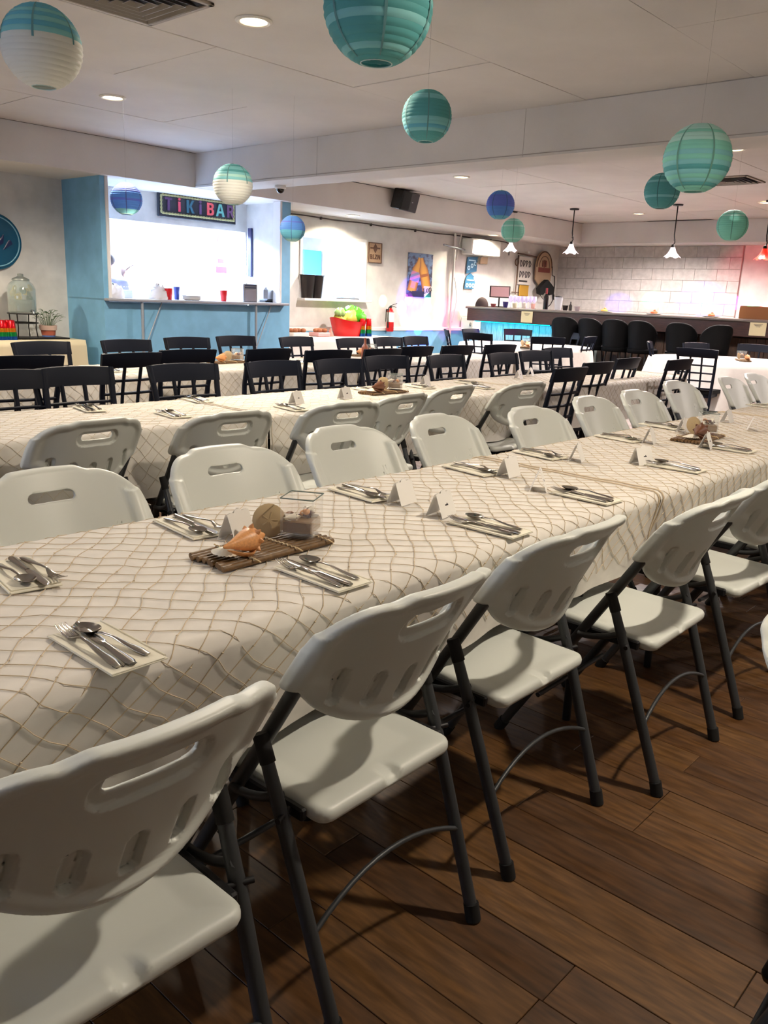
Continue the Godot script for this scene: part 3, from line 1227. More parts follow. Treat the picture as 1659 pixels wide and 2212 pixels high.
func black_chairs() -> void:
	var proto := make_black_chair()
	var n := 0
	var g := "black window-back chairs at the long tables"
	var nth := ["last", "first", "second", "third", "fourth", "fifth", "sixth", "seventh", "eighth", "ninth", "tenth"]
	for d in [[-4, 799, 3], [150, 792, 0], [390, 785, -3], [583, 779, 2], [725, 775, 0], [828, 768, -4], [957, 766, 0], [1080, 762, 3], [1153, 757, -8], [1199, 751, -6]]:
		seat_black(proto, n > 0, d[0], d[1], d[2], "black window-back chair facing the white chairs, %s from the bar end" % nth[10 - n], g)
		n += 1
	n = 9
	for d in [[60, 768, 176], [292, 762, 184], [412, 755, 176], [588, 753, 183], [716, 756, 174], [834, 753, 180], [905, 748, 178], [995, 746, 177], [1087, 744, 172]]:
		seat_black(proto, true, d[0], d[1], d[2], "black window-back chair with its back to the white chairs, %s from the bar end" % nth[n], g)
		n -= 1
	n = 8
	for d in [[84, 737, 4], [268, 733, 2], [400, 728, -4], [505, 725, 0], [635, 727, 3], [758, 730, -2], [834, 728, 0], [893, 726, 4]]:
		seat_black(proto, true, d[0], d[1], d[2], "black window-back chair with its back to the kitchen, %s from the bar end" % nth[n], g)
		n -= 1
	n = 1
	for d in [[1243, 794, 181], [1302, 782, 179], [1366, 773, 182], [1478, 776, 178]]:
		seat_black(proto, true, d[0], d[1], d[2], "black window-back chair in the white chairs' row, %s after the last white chair" % nth[n], g)
		n += 1
	for d in [[961, 711], [1013, 710], [1030, 719], [1119, 711], [1186, 728], [1230, 718], [1281, 727]]:
		var p := px_h(d[0], d[1], 0.92)
		var dir := at(10.4, 6.72, 0) - p
		seat_black(proto, true, d[0], d[1], rad_to_deg(atan2(dir.x, dir.z)), "black window-back chair drawn up to the round table near the teal bar light", "chairs at the round tables")
	for d in [[1400, 737], [1500, 740], [1505, 753], [1634, 744]]:
		var p := px_h(d[0], d[1], 0.92)
		var dir := at(10.6, 3.9, 0) - p
		seat_black(proto, true, d[0], d[1], rad_to_deg(atan2(dir.x, dir.z)), "black window-back chair drawn up to the round table near the black bar stools", "chairs at the round tables")


# ---------------------------------------------------------------- paper lanterns
func lanterns() -> void:
	var paper := mat("lantern paper", Color(1, 1, 1), 0.7)
	paper.vertex_color_use_as_albedo = true
	paper.backlight_enabled = true
	paper.backlight = Color(0.55, 0.55, 0.55)
	var teal := Color(0.36, 0.68, 0.69)
	var sky := Color(0.42, 0.74, 0.83)
	var aqua := Color(0.55, 0.83, 0.84)
	var mint := Color(0.56, 0.86, 0.79)
	var pale := Color(0.74, 0.92, 0.88)
	var white := Color(0.93, 0.93, 0.9)
	var blue := Color(0.34, 0.56, 0.86)  # purple party light put into the paper colour of three lanterns
	var deep := Color(0.38, 0.46, 0.82)  # the same painted-in purple light, nearer violet
	# [x, y, radius in pixels, diameter in metres, bands from the top, label]
	var list := [
		[90, 102, 83, 0.30, [sky, sky, sky, aqua, sky, aqua, sky, aqua, white, white, white, white, white, white, white, white, white, white], "large paper lantern, sky blue on top and plain white below"],
		[817, 14, 117, 0.30, [teal, teal, teal, aqua, teal, aqua, aqua, teal, aqua, teal, teal, aqua, teal, teal, teal, aqua, teal, teal], "teal paper lantern with thin paler rings, the nearest of the plain teal ones"],
		[922, 252, 53, 0.25, [teal, teal, teal, aqua, aqua, teal, teal, teal, teal, teal, aqua, aqua, sky, aqua, teal, teal, teal, teal], "teal paper lantern with paler rings hanging just before the beam"],
		[503, 399, 42, 0.30, [aqua, teal, aqua, aqua, teal, aqua, pale, aqua, white, white, white, white, white, white, white, white, white, white], "small paper lantern, aqua on top and white below, beside the carved sign"],
		[273, 430, 33, 0.25, [blue, blue, deep, deep, deep, deep, blue, blue, blue, deep, blue, blue, blue, blue, aqua, aqua, aqua, pale], "paper lantern with purple party light painted in as deep blue hanging before the kitchen pass-through"],
		[632, 494, 27, 0.20, [blue, blue, blue, blue, blue, deep, blue, blue, blue, blue, sky, sky, sky, sky, sky, aqua, pale, pale], "paper lantern coloured bright blue for purple light hanging by the blue kitchen box corner"],
		[1081, 443, 30, 0.25, [sky, blue, blue, blue, deep, deep, deep, deep, deep, deep, blue, blue, blue, blue, blue, sky, sky, sky], "paper lantern painted violet blue for party light hanging beyond the beam beside a mint one"],
		[1108, 498, 25, 0.20, [mint, mint, pale, mint, mint, mint, pale, mint, mint, mint, mint, mint, mint, mint, pale, mint, mint, mint], "mint paper lantern hanging lower, beside the violet blue lantern"],
		[1506, 343, 70, 0.30, [pale, pale, pale, mint, pale, pale, mint, mint, aqua, mint, aqua, teal, aqua, mint, aqua, teal, mint, mint], "large mint paper lantern hanging below the beam"],
		[1430, 413, 37, 0.25, [teal, teal, aqua, teal, teal, aqua, teal, teal, teal, teal, teal, aqua, teal, teal, teal, teal, teal, teal], "dark teal paper lantern half hidden behind the large mint one"],
		[1582, 487, 32, 0.25, [pale, mint, pale, mint, pale, mint, mint, mint, mint, mint, mint, mint, mint, mint, mint, mint, mint, mint], "mint paper lantern hanging before the block wall"],
	]
	for d in list:
		var r: float = d[3] / 2
		var p := px_far(d[0], d[1], r * FOCAL / d[2])
		var t := thing("paper_lantern", d[5], "lantern", p - Vector3(0, r, 0), rng.randf() * TAU, "hanging paper lanterns")
		var m := MB.new()
		m.tinted = true
		var bands: Array = d[4]
		var nb := bands.size()
		var seg := 40
		for k in nb:
			m.col = (bands[k] as Color).srgb_to_linear()
			var rows := []
			for j in 4:
				var f := (k + j / 3.0) / nb
				var th := lerpf(0.30, PI - 0.30, f)
				var bulge := 1.0 + 0.018 * sin(PI * j / 3.0)
				var line := []
				for i in seg:
					var an := TAU * i / seg
					var w := bulge + 0.004 * sin(i * 2.7 + k * 1.3)
					line.append(Vector3(cos(an) * sin(th) * r * w, r + cos(th) * r * w, sin(an) * sin(th) * r * w))
				rows.append(line)
			m.grid(rows, true, true)
		part(t, "paper_shade", m, paper)
		for e in [0.30, PI - 0.30]:
			var ring := []
			for i in 25:
				var an := TAU * i / 24
				ring.append(Vector3(cos(an) * sin(e) * r, r + cos(e) * r, sin(an) * sin(e) * r))
			part(t, "rim_ring", tb(ring, 0.0022, 6), mat("lantern rim", Color(0.75, 0.85, 0.84), 0.6))
		var dark: Color = (bands[3] as Color).darkened(0.28)  # shadow of the inner wire through the paper, put on as darker strips
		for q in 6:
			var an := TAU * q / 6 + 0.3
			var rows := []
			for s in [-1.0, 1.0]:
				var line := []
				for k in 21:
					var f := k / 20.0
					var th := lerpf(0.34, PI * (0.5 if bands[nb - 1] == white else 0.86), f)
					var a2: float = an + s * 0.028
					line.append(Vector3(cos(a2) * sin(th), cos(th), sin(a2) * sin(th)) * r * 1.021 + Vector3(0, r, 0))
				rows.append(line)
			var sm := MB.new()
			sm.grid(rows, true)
			part(t, "wire_shadow_strip", sm, mat("wire_shadow " + dark.to_html(), dark, 0.7))
		var top := CEIL - p.y + r
		if absf(p.x - 6.18) < 0.22:
			top = DROP - p.y + r
		part(t, "hanging_line", tb([Vector3(0, r * 1.9, 0), Vector3(0, top, 0)], 0.00035, 4), mat("fishing line", Color(0.45, 0.46, 0.46), 0.5))
		part(t, "wire_hanger", tb([Vector3(-sin(0.3) * r, r + cos(0.3) * r, 0), Vector3(0, r * 2.02, 0), Vector3(sin(0.3) * r, r + cos(0.3) * r, 0)], 0.0012, 5), mat("wire", Color(0.5, 0.5, 0.5), 0.4, 0.8))


# ---------------------------------------------------------------- cutlery, napkins, name cards
func fork_mesh() -> ArrayMesh:
	var m := MB.new()
	m.loft([Vector3(0, 0.004, 0.0), Vector3(0, 0.006, 0.02), Vector3(0, 0.008, 0.06), Vector3(0, 0.012, 0.1), Vector3(0, 0.013, 0.125), Vector3(0, 0.007, 0.142), Vector3(0, 0.0045, 0.155)], [0.006, 0.009, 0.0065, 0.0035, 0.003, 0.008, 0.011], [0.0016, 0.002, 0.002, 0.002, 0.0018, 0.0014, 0.0012], 8)
	for k in 4:
		var x := -0.0088 + k * 0.00587
		m.loft([Vector3(x, 0.0045, 0.15), Vector3(x * 1.05, 0.006, 0.17), Vector3(x * 1.02, 0.0105, 0.19), Vector3(x, 0.014, 0.2)], [0.0022, 0.002, 0.0017, 0.0007], [0.0012, 0.0011, 0.001, 0.0006], 6)
	return m.mesh()


func spoon_mesh() -> ArrayMesh:
	var m := MB.new()
	m.loft([Vector3(0, 0.004, 0.0), Vector3(0, 0.006, 0.02), Vector3(0, 0.008, 0.05), Vector3(0, 0.012, 0.085), Vector3(0, 0.011, 0.115), Vector3(0, 0.008, 0.128)], [0.006, 0.0085, 0.006, 0.0034, 0.003, 0.0045], [0.0016, 0.002, 0.002, 0.002, 0.0018, 0.0015], 8)
	var rows := []
	for j in 7:
		var f := j / 6.0
		var line := []
		for i in 24:
			var an := TAU * i / 24
			var rx := 0.0195 * f * (1.0 - 0.12 * sin(an))
			line.append(Vector3(cos(an) * rx, 0.003 + 0.009 * f * f, 0.152 + sin(an) * 0.028 * f))
		rows.append(line)
	m.grid(rows, true, true)
	for r in rows:
		for i in r.size():
			r[i] -= Vector3(0, 0.0011, 0)
	m.grid(rows, false, true)
	return m.mesh()


func knife_mesh() -> ArrayMesh:
	var m := MB.new()
	m.loft([Vector3(0, 0.004, 0.0), Vector3(0, 0.0045, 0.01), Vector3(0, 0.0045, 0.06), Vector3(0, 0.0045, 0.1)], [0.006, 0.0095, 0.008, 0.0058], [0.003, 0.0036, 0.0036, 0.003], 8)
	m.loft([Vector3(0, 0.0045, 0.098), Vector3(0.001, 0.0045, 0.115), Vector3(0.001, 0.0045, 0.17), Vector3(0.0, 0.0045, 0.2), Vector3(-0.004, 0.0045, 0.216)], [0.0055, 0.0095, 0.01, 0.0085, 0.0025], [0.0018, 0.0011, 0.0009, 0.0007, 0.0005], 8)
	return m.mesh()


func place_settings() -> void:
	var fork := fork_mesh()
	var spoon := spoon_mesh()
	var knife := knife_mesh()
	var nap := MB.new()
	nap.box(Vector3(0, 0.0015, 0.105), Vector3(0.1, 0.003, 0.21), 0.001)
	nap.box(Vector3(0.003, 0.0042, 0.1), Vector3(0.096, 0.0022, 0.2), 0.0009)
	nap.loft([Vector3(-0.05, 0.003, 0.01), Vector3(-0.05, 0.003, 0.21)], 0.002, 0.0025, 6)
	var print_ := MB.new()
	for k in 3:
		print_.loft([Vector3(0.0 + k * 0.012, 0.0056, 0.012), Vector3(0.004 + k * 0.012, 0.0056, 0.02), Vector3(0.01 + k * 0.012, 0.0056, 0.013), Vector3(0.014 + k * 0.011, 0.0056, 0.024)], 0.0012, 0.0003, 4)
	var napm := nap.mesh()
	var prm := print_.mesh()
	var steel: StandardMaterial3D = M["cutlery steel"]
	# [pixel of the setting's handle end x, y; turn in degrees of the handle-to-tip direction (0 = to the aisle), table words]
	var near := "near table"
	var list := [
		[305, 1440, 180, near + ", aisle side, at the table end", 1], [770, 1268, 179, near + ", aisle side, beside the bamboo mat", 1], [1130, 1156, 181, near + ", aisle side, beside the last card before the seam", 1], [1330, 1086, 178, near + ", aisle side, just before the cloth seam", 1], [1518, 1019, 180, near + ", aisle side, beyond the cloth seam", 1], [1628, 977, 178, near + ", aisle side, past the brown shell", 1],
		[10, 1212, -8, near + ", inner side, at the table end", 1], [368, 1118, -6, near + ", inner side, behind the bamboo mat", 1], [733, 1051, -5, near + ", inner side, beside two tall cards", 1], [975, 1003, -8, near + ", inner side, just before the cloth seam", 1], [1122, 972, -8, near + ", inner side, beyond the cloth seam", 1], [1297, 939, -10, near + ", inner side, behind the brown shell", 1], [1390, 914, -8, near + ", inner side, behind the second votive", 1], [1618, 873, -8, near + ", inner side, far along", 1],
		[210, 889, 170, "middle table, aisle side end", 0], [445, 869, 170, "middle table, by the cloth seam", 0], [655, 887, 172, "middle table beside a name card", 0], [395, 902, 172, "middle table behind a white chair", 0], [770, 838, -6, "middle table before the votive", 0], [885, 832, -6, "middle table behind the votive", 0], [990, 824, -6, "middle table near the bar end", 0], [1060, 840, 172, "middle table near the sideways cards", 0],
		[262, 803, 172, "all-black table, kitchen end", 0], [400, 783, 172, "all-black table before its votive", 0], [665, 785, 172, "all-black table by the small bottle", 0], [888, 775, 172, "all-black table, bar end", 0],
	]
	for d in list:
		var p := px_h(d[0], d[1], TOP + 0.012)
		p.y = TOP + 0.0095
		var a := deg_to_rad(d[2])
		# local +z points from the handle end to the tip
		var words_: String = d[3]
		var n := single("napkin", "cream napkin under cutlery, " + words_, "napkin", napm, M["paper cream"], p, a)
		part(n, "printed_border", prm, mat("print grey", Color(0.35, 0.33, 0.3), 0.8))
		var b := Basis(Vector3.UP, a)
		single("fork", "steel fork on a napkin, " + words_, "fork", fork, steel, p + b * Vector3(0.032, 0.0045, 0.012), a + deg_to_rad(rng.randf_range(-3, 6)))
		single("knife", "steel knife on a napkin, " + words_, "knife", knife, steel, p + b * Vector3(0.012, 0.0055, 0.004), a + deg_to_rad(rng.randf_range(-5, 2)))
		single("spoon", "steel spoon on a napkin, " + words_, "spoon", spoon, steel, p + b * Vector3(-0.026, 0.0045, 0.022), a + deg_to_rad(rng.randf_range(-2, 9)))
	# folded name cards: [x, y of the base's middle, turn]
	var front := PackedVector2Array([Vector2(-0.042, 0), Vector2(0.042, 0), Vector2(0.042, 0.068), Vector2(0.026, 0.07), Vector2(0.015, 0.068), Vector2(0.009, 0.076), Vector2(0, 0.079), Vector2(-0.009, 0.076), Vector2(-0.015, 0.068), Vector2(-0.026, 0.07), Vector2(-0.042, 0.068)])
	var cards := [
		[512, 1160, 195, "behind the whelk shell on the bamboo mat"], [868, 1086, 188, "beside the inner cutlery past the first votive"], [953, 1112, 10, "before the aisle-side cutlery, with a small dark name"], [1098, 1028, 185, "beside the cutlery just before the seam, inner side"], [1163, 1058, 30, "before the aisle-side cutlery at the seam"], [1245, 995, 200, "beside the inner cutlery beyond the seam"], [1385, 1002, -15, "before the aisle-side cutlery beyond the seam"], [1402, 957, 195, "leaning behind the brown shell"], [1474, 934, 190, "beside the second votive"], [1524, 968, 12, "before the broken brown shell"], [1570, 912, 185, "past the second votive"], [1625, 930, 20, "near the aisle-side cutlery past the brown shell"],
		[640, 872, 15, "middle table beside cutlery"], [745, 861, 10, "middle table before the votive"], [918, 833, 195, "middle table behind the votive"], [1120, 818, 15, "middle table near the bar end"], [1145, 812, 20, "middle table close to the last black chairs"],
	]
	for d in cards:
		var p := px_h(d[0], d[1], TOP + 0.008)
		p.y = TOP + 0.0085
		var t := thing("name_card", "folded white name card, " + (d[3] if d[3].begins_with("middle") else "near table, " + d[3]), "card", p, deg_to_rad(d[2]))
		for s in [-1, 1]:
			var m := MB.new()
			m.xf = Transform3D(Basis(Vector3.RIGHT, -s * 0.36), Vector3(0, 0, s * 0.0265))
			m.prism(front, -0.0003, 0.0003)
			part(t, "flap", m, M["paper white"])
			if s == 1:
				m = MB.new()
				m.xf = Transform3D(Basis(Vector3.RIGHT, -s * 0.36), Vector3(0, 0, 0.0265))
				m.box(Vector3(0.0, 0.033, 0.0006), Vector3(0.016, 0.004, 0.0006))
				m.box(Vector3(0.003, 0.036, 0.0006), Vector3(0.004, 0.004, 0.0006))
				part(t, "written_name", m, mat("ink", Color(0.2, 0.19, 0.2), 0.8))


# ---------------------------------------------------------------- shell and votive centrepieces
func whelk(m: MB, s: float) -> void:
	# body whorl drawn out to a canal on one side and a stepped spire on the other, knobs round the shoulder
	var keep := m.xf
	m.xf = keep * Transform3D(Basis(Vector3(0, 0, 1), -PI / 2), Vector3(0, 0.014 * s, 0))
	var prof := []
	for p in [[-0.09, 0.001], [-0.086, 0.004], [-0.065, 0.009], [-0.045, 0.016], [-0.025, 0.023], [-0.008, 0.0265], [0.004, 0.026], [0.009, 0.019], [0.018, 0.0175], [0.022, 0.012], [0.029, 0.011], [0.032, 0.007], [0.039, 0.006], [0.046, 0.0005]]:
		prof.append(Vector2(p[1] * s, p[0] * s))
	m.lathe(prof, 20)
	for k in 8:
		var an := TAU * k / 8
		var o := Vector3(cos(an), 0, sin(an))
		m.loft([o * 0.019 * s + Vector3(0, -0.001 * s, 0), o * 0.028 * s, o * 0.034 * s + Vector3(0, 0.004 * s, 0)], [0.0085 * s, 0.006 * s, 0.0012 * s], [0.0085 * s, 0.006 * s, 0.0012 * s], 7)
	# flared lip along the opening
	m.loft([Vector3(0.022 * s, 0.0, 0.012 * s), Vector3(0.03 * s, -0.02 * s, 0.018 * s), Vector3(0.022 * s, -0.05 * s, 0.014 * s), Vector3(0.008 * s, -0.08 * s, 0.004 * s)], [0.006 * s, 0.011 * s, 0.008 * s, 0.002 * s], [0.002 * s, 0.0025 * s, 0.002 * s, 0.001 * s], 8)
	m.xf = keep


func scallop(m: MB, s: float) -> void:
	var rows := []
	for j in 9:
		var f := j / 8.0
		var line := []
		for i in 25:
			var an := -1.25 + 2.5 * i / 24.0
			var rip := 1.0 + 0.03 * cos(i * PI) * f
			line.append(Vector3(sin(an) * 0.038 * f * rip, 0.004 + 0.014 * sin(PI * minf(f * 0.9 + 0.05, 1.0)) * cos(an * 0.9) + 0.0012 * cos(i * PI) * f, cos(an) * 0.042 * f * rip) * s)
		rows.append(line)
	m.grid(rows, m_up(rows))


func centrepieces() -> void:
	var bamboo := grained(mat("bamboo", Color(0.50, 0.37, 0.21), 0.55), 0.03, 0.65, Vector3(4, 4, 4), 40)
	var sand := grained(mat("sand", Color(0.62, 0.49, 0.36), 0.95), 0.2, 0.7, Vector3(8, 8, 8), 41)
	var peach := grained(mat("shell peach", Color(0.93, 0.66, 0.42), 0.4), 0.03, 0.8, Vector3(9, 9, 9), 42)
	var cream := mat("shell cream", Color(0.9, 0.87, 0.8), 0.4)
	var brown := grained(mat("shell brown", Color(0.55, 0.33, 0.2), 0.5), 0.05, 0.5, Vector3(9, 9, 9), 43)
	var twine := mat("twine", Color(0.83, 0.74, 0.58), 0.9)
	var glass: StandardMaterial3D = pane("votive glass", Color(0.97, 1, 0.99), 0.05)
	# [x, y, height of the pixel's plane, turn, words, detail]
	var list := [[572, 1187, 1, "on the near table, table end", 2], [1508, 947, 3, "on the near table beyond the seam", 1], [828, 848, 2, "on the middle table", 1], [490, 783, 3, "on the all-black table, middle", 0], [786, 768, 2, "on the all-black table, bar end", 0], [1135, 750, 30, "on the round table by the teal light", 0], [1605, 779, 30, "on the round table by the stools", 0]]
	for d in list:
		var p := px_h(d[0], d[1], TOP + 0.012)
		p.y = TOP + 0.0085
		var a := deg_to_rad(d[2])
		var bs := Basis(Vector3.UP, a)
		var w: String = d[3]
		# mat of bamboo sticks, its long side along local x
		var t := thing("bamboo_mat", "brown mat of bamboo sticks tied with twine " + w, "mat", p, a)
		for k in 9:
			var z := -0.062 + k * 0.0155
			var j := rng.randf_range(-0.006, 0.006)
			part(t, "bamboo_stick", tb([Vector3(-0.165 + j, 0.0075, z), Vector3(0.0, 0.0085, z), Vector3(0.165 + j, 0.0075, z)], [0.0068, 0.0074, 0.0068], 8), bamboo)
		for x in [-0.09, 0.035, 0.135]:
			var path := []
			for k in 37:
				var f := k / 36.0
				path.append(Vector3(x + 0.002 * sin(k * 1.9), 0.0165 + 0.0015 * cos(k * 1.9), -0.072 + 0.144 * f))
			path.append(Vector3(x + 0.012, 0.008, 0.078))
			part(t, "twine_tie", tb(path, 0.0018, 5), twine)
		# glass cube of sand and shells
		var gp := p + bs * Vector3(0.118, 0.0165, -0.002)
		var v := thing("glass_votive", "square clear glass votive with sand and shells " + w, "votive", gp, a + 0.5)
		var m := MB.new()
		var o := 0.041
		for s in 4:
			m.xf = Transform3D(Basis(Vector3.UP, s * PI / 2), Vector3.ZERO)
			m.box(Vector3(0, 0.052, o - 0.002), Vector3(o * 2, 0.09, 0.004), 0.0015)
		m.xf = Transform3D()
		m.box(Vector3(0, 0.006, 0), Vector3(o * 2, 0.012, o * 2), 0.004)
		part(v, "glass_cube", m, glass)
		part(v, "glass_rim", tb([Vector3(o, 0.097, o), Vector3(-o, 0.097, o), Vector3(-o, 0.097, -o), Vector3(o, 0.097, -o), Vector3(o, 0.097, o)], 0.0016, 6), mat("glass edge", Color(0.45, 0.5, 0.48), 0.1))
		m = MB.new()
		m.box(Vector3(0, 0.027, 0), Vector3(0.073, 0.03, 0.073), 0.003)
		part(v, "sand_fill", m, sand)
		for k in 7:
			m = MB.new()
			if k % 3 == 0:
				whelk(m, 0.35)
			elif k % 3 == 1:
				scallop(m, 0.5)
			else:
				m.ball(Vector3(0, 0.006, 0), Vector3(0.011, 0.008, 0.009), 8, 5)
			var sh := part(v, "small_shell", m, [cream, brown, peach][k % 3] if k != 3 else mat("shell plum", Color(0.38, 0.22, 0.24), 0.5))
			sh.position = Vector3(rng.randf_range(-0.02, 0.02), 0.043 + 0.002 * k, rng.randf_range(-0.02, 0.02))
			sh.rotation = Vector3(rng.randf_range(-0.5, 0.5), rng.randf() * TAU, rng.randf_range(-0.4, 0.4))
		# sand dollar leaning on the votive
		m = MB.new()
		m.xf = Transform3D(Basis(Vector3.RIGHT, PI / 2 - 0.25), Vector3(0, 0.039, 0))
		m.lathe([Vector2(0, 0.004), Vector2(0.02, 0.0035), Vector2(0.037, 0.001), Vector2(0.04, -0.001), Vector2(0.036, -0.003), Vector2(0, -0.003)], 24)
		for k in 5:
			var an := TAU * k / 5
			m.loft([Vector3(cos(an) * 0.005, 0.0042, sin(an) * 0.005), Vector3(cos(an) * 0.02, 0.0042, sin(an) * 0.02)], [0.001, 0.003], 0.0006, 6)
		single("sand_dollar", "round tan sand dollar propped beside the votive " + w, "shell", m, mat("sand dollar", Color(0.72, 0.63, 0.48), 0.8), p + bs * Vector3(0.052, 0.0165, -0.045), a - 0.6)
		# loose shells
		m = MB.new()
		whelk(m, 1.0 if d[4] == 2 else 1.1)
		single("conch_shell", ("peach whelk shell lying on the bamboo mat " if d[4] != 1 else "brown spiky shell lying on the bamboo mat ") + w, "shell", m, peach if d[4] != 1 else brown, p + bs * Vector3(-0.065, 0.035, 0.03), a + 0.15)
		if d[4] > 0:
			m = MB.new()
			scallop(m, 1.15)
			single("scallop_shell", "pale scallop shell beside the spiral shell " + w, "shell", m, cream, p + bs * Vector3(-0.1, 0.016, 0.005), a - 1.2)


# ---------------------------------------------------------------- bar, stools, pendants
func bar() -> void:
	var u := 12.0
	var top := 1.235
	var v0 := 1.2
	var v1 := 9.04
	var t := thing("bar_counter", "long dark wood bar with a grey top and teal light under its ledge", "bar", at(u + 0.3, (v0 + v1) / 2, 0))
	var l := v1 - v0
	part(t, "bar_top", bx(Vector3(0.03, top - 0.02, 0), Vector3(0.66, 0.04, l), 0.01), mat("bar top grey", Color(0.47, 0.44, 0.41), 0.3))
	part(t, "apron", bx(Vector3(-0.26, top - 0.14, 0.02), Vector3(0.03, 0.2, l - 0.06), 0.005), M["bar wood"])
	part(t, "end_board", bx(Vector3(0.03, top - 0.14, -l / 2 + 0.045), Vector3(0.6, 0.2, 0.03), 0.005), M["bar wood"])
	part(t, "core", bx(Vector3(0.16, 0.5, 0.0), Vector3(0.2, 1.0, l - 0.2), 0.005), mat("bar core", Color(0.12, 0.08, 0.06), 0.7))
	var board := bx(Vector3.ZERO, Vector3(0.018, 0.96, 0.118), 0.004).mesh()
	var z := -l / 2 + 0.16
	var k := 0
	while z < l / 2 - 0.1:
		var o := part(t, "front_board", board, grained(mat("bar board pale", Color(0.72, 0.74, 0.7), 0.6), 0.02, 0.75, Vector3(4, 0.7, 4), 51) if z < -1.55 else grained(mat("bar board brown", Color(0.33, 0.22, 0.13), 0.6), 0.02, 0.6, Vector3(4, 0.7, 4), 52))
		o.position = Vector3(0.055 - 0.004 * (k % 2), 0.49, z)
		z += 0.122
		k += 1
	part(t, "foot_rail", tb([Vector3(-0.14, 0.2, -l / 2 + 0.3), Vector3(-0.14, 0.2, l / 2 - 0.1)], 0.02, 10), M["steel brushed"])
	# teal light strip under the ledge
	var s := thing("light_strip", "teal glowing light strip fixed under the bar ledge", "light strip", at(u + 0.12, 8.15, 0.985))
	part(s, "led_strip", bx(Vector3.ZERO, Vector3(0.03, 0.012, 1.5), 0.002), glow("teal led", Color(0.05, 0.85, 1.0), 3.0))
	var a := AreaLight3D.new()
	a.name = "light"
	a.area_size = Vector2(1.5, 0.03)
	a.light_color = Color(0.0, 0.7, 0.9)
	a.light_energy = 1.5
	a.area_range = 20.0
	a.shadow_enabled = true
	s.add_child(a)
	a.position = Vector3(0, -0.01, 0)
	a.rotation = Vector3(-PI / 2, 0, 0)
	a.basis = Basis.looking_at(Vector3(0.5, -0.866, 0), Vector3(0.866, 0.5, 0))
	bar_stools()
	pendants()


func bar_stools() -> void:
	var blk: StandardMaterial3D = M["bar leather"]
	var leg: StandardMaterial3D = M["iron black"]
	var proto: Node3D = null
	for d in [[1226, 694, 100], [1284, 696, 84, "second"], [1337, 694, 95, "third"], [1394, 697, 88, "fourth"], [1478, 702, 92, "fifth"], [1545, 704, 140, "sixth"]]:
		var p := px_u(d[0], d[1], 11.62)
		if proto == null:
			proto = thing("bar_stool", "tall black upholstered bar stool, first from the teal-lit end of the bar", "stool", Vector3.ZERO, 0, "bar stools along the bar")
			part(proto, "seat", lt([Vector2(0, 0.76), Vector2(0.19, 0.765), Vector2(0.215, 0.745), Vector2(0.215, 0.7), Vector2(0.2, 0.685), Vector2(0, 0.685)], 24), blk)
			var m := MB.new()
			var outer := []
			for j in 9:
				var f := j / 8.0
				var line := []
				for i in 17:
					var an := -1.35 + 2.7 * i / 16.0
					var edge := pow(absf(i / 8.0 - 1.0), 3.0)
					var h := lerpf(0.74, 1.13 - 0.16 * edge, f)
					var r := 0.2 + 0.035 * f
					line.append(Vector3(sin(an) * r, h, -cos(an) * r))
				outer.append(line)
			m.grid(outer, false)
			var inner := []
			for line in outer:
				var q := []
				for p2 in line:
					q.append(Vector3(p2.x * 0.83, p2.y - 0.004, p2.z * 0.83))
				inner.append(q)
			m.grid(inner, true)
			var rim := []
			for i in 17:
				rim.append((outer[8][i] + inner[8][i]) / 2)
			m.tube(rim, 0.022, 8)
			part(proto, "backrest", m, blk)
			for q in 4:
				var an := PI / 4 + q * PI / 2
				part(proto, "leg", tb([Vector3(cos(an) * 0.15, 0.69, sin(an) * 0.15), Vector3(cos(an) * 0.24, 0.0, sin(an) * 0.24)], 0.013, 8), leg)
			var ring := []
			for i in 25:
				ring.append(Vector3(cos(TAU * i / 24) * 0.215, 0.25, sin(TAU * i / 24) * 0.215))
			part(proto, "foot_ring", tb(ring, 0.009, 8), leg)
			proto.position = Vector3(p.x, 0, p.z)
			proto.rotation.y = deg_to_rad(d[2])
		else:
			copy(proto, Vector3(p.x, 0, p.z), deg_to_rad(d[2]), "tall black upholstered bar stool, %s from the teal-lit end of the bar" % d[3])


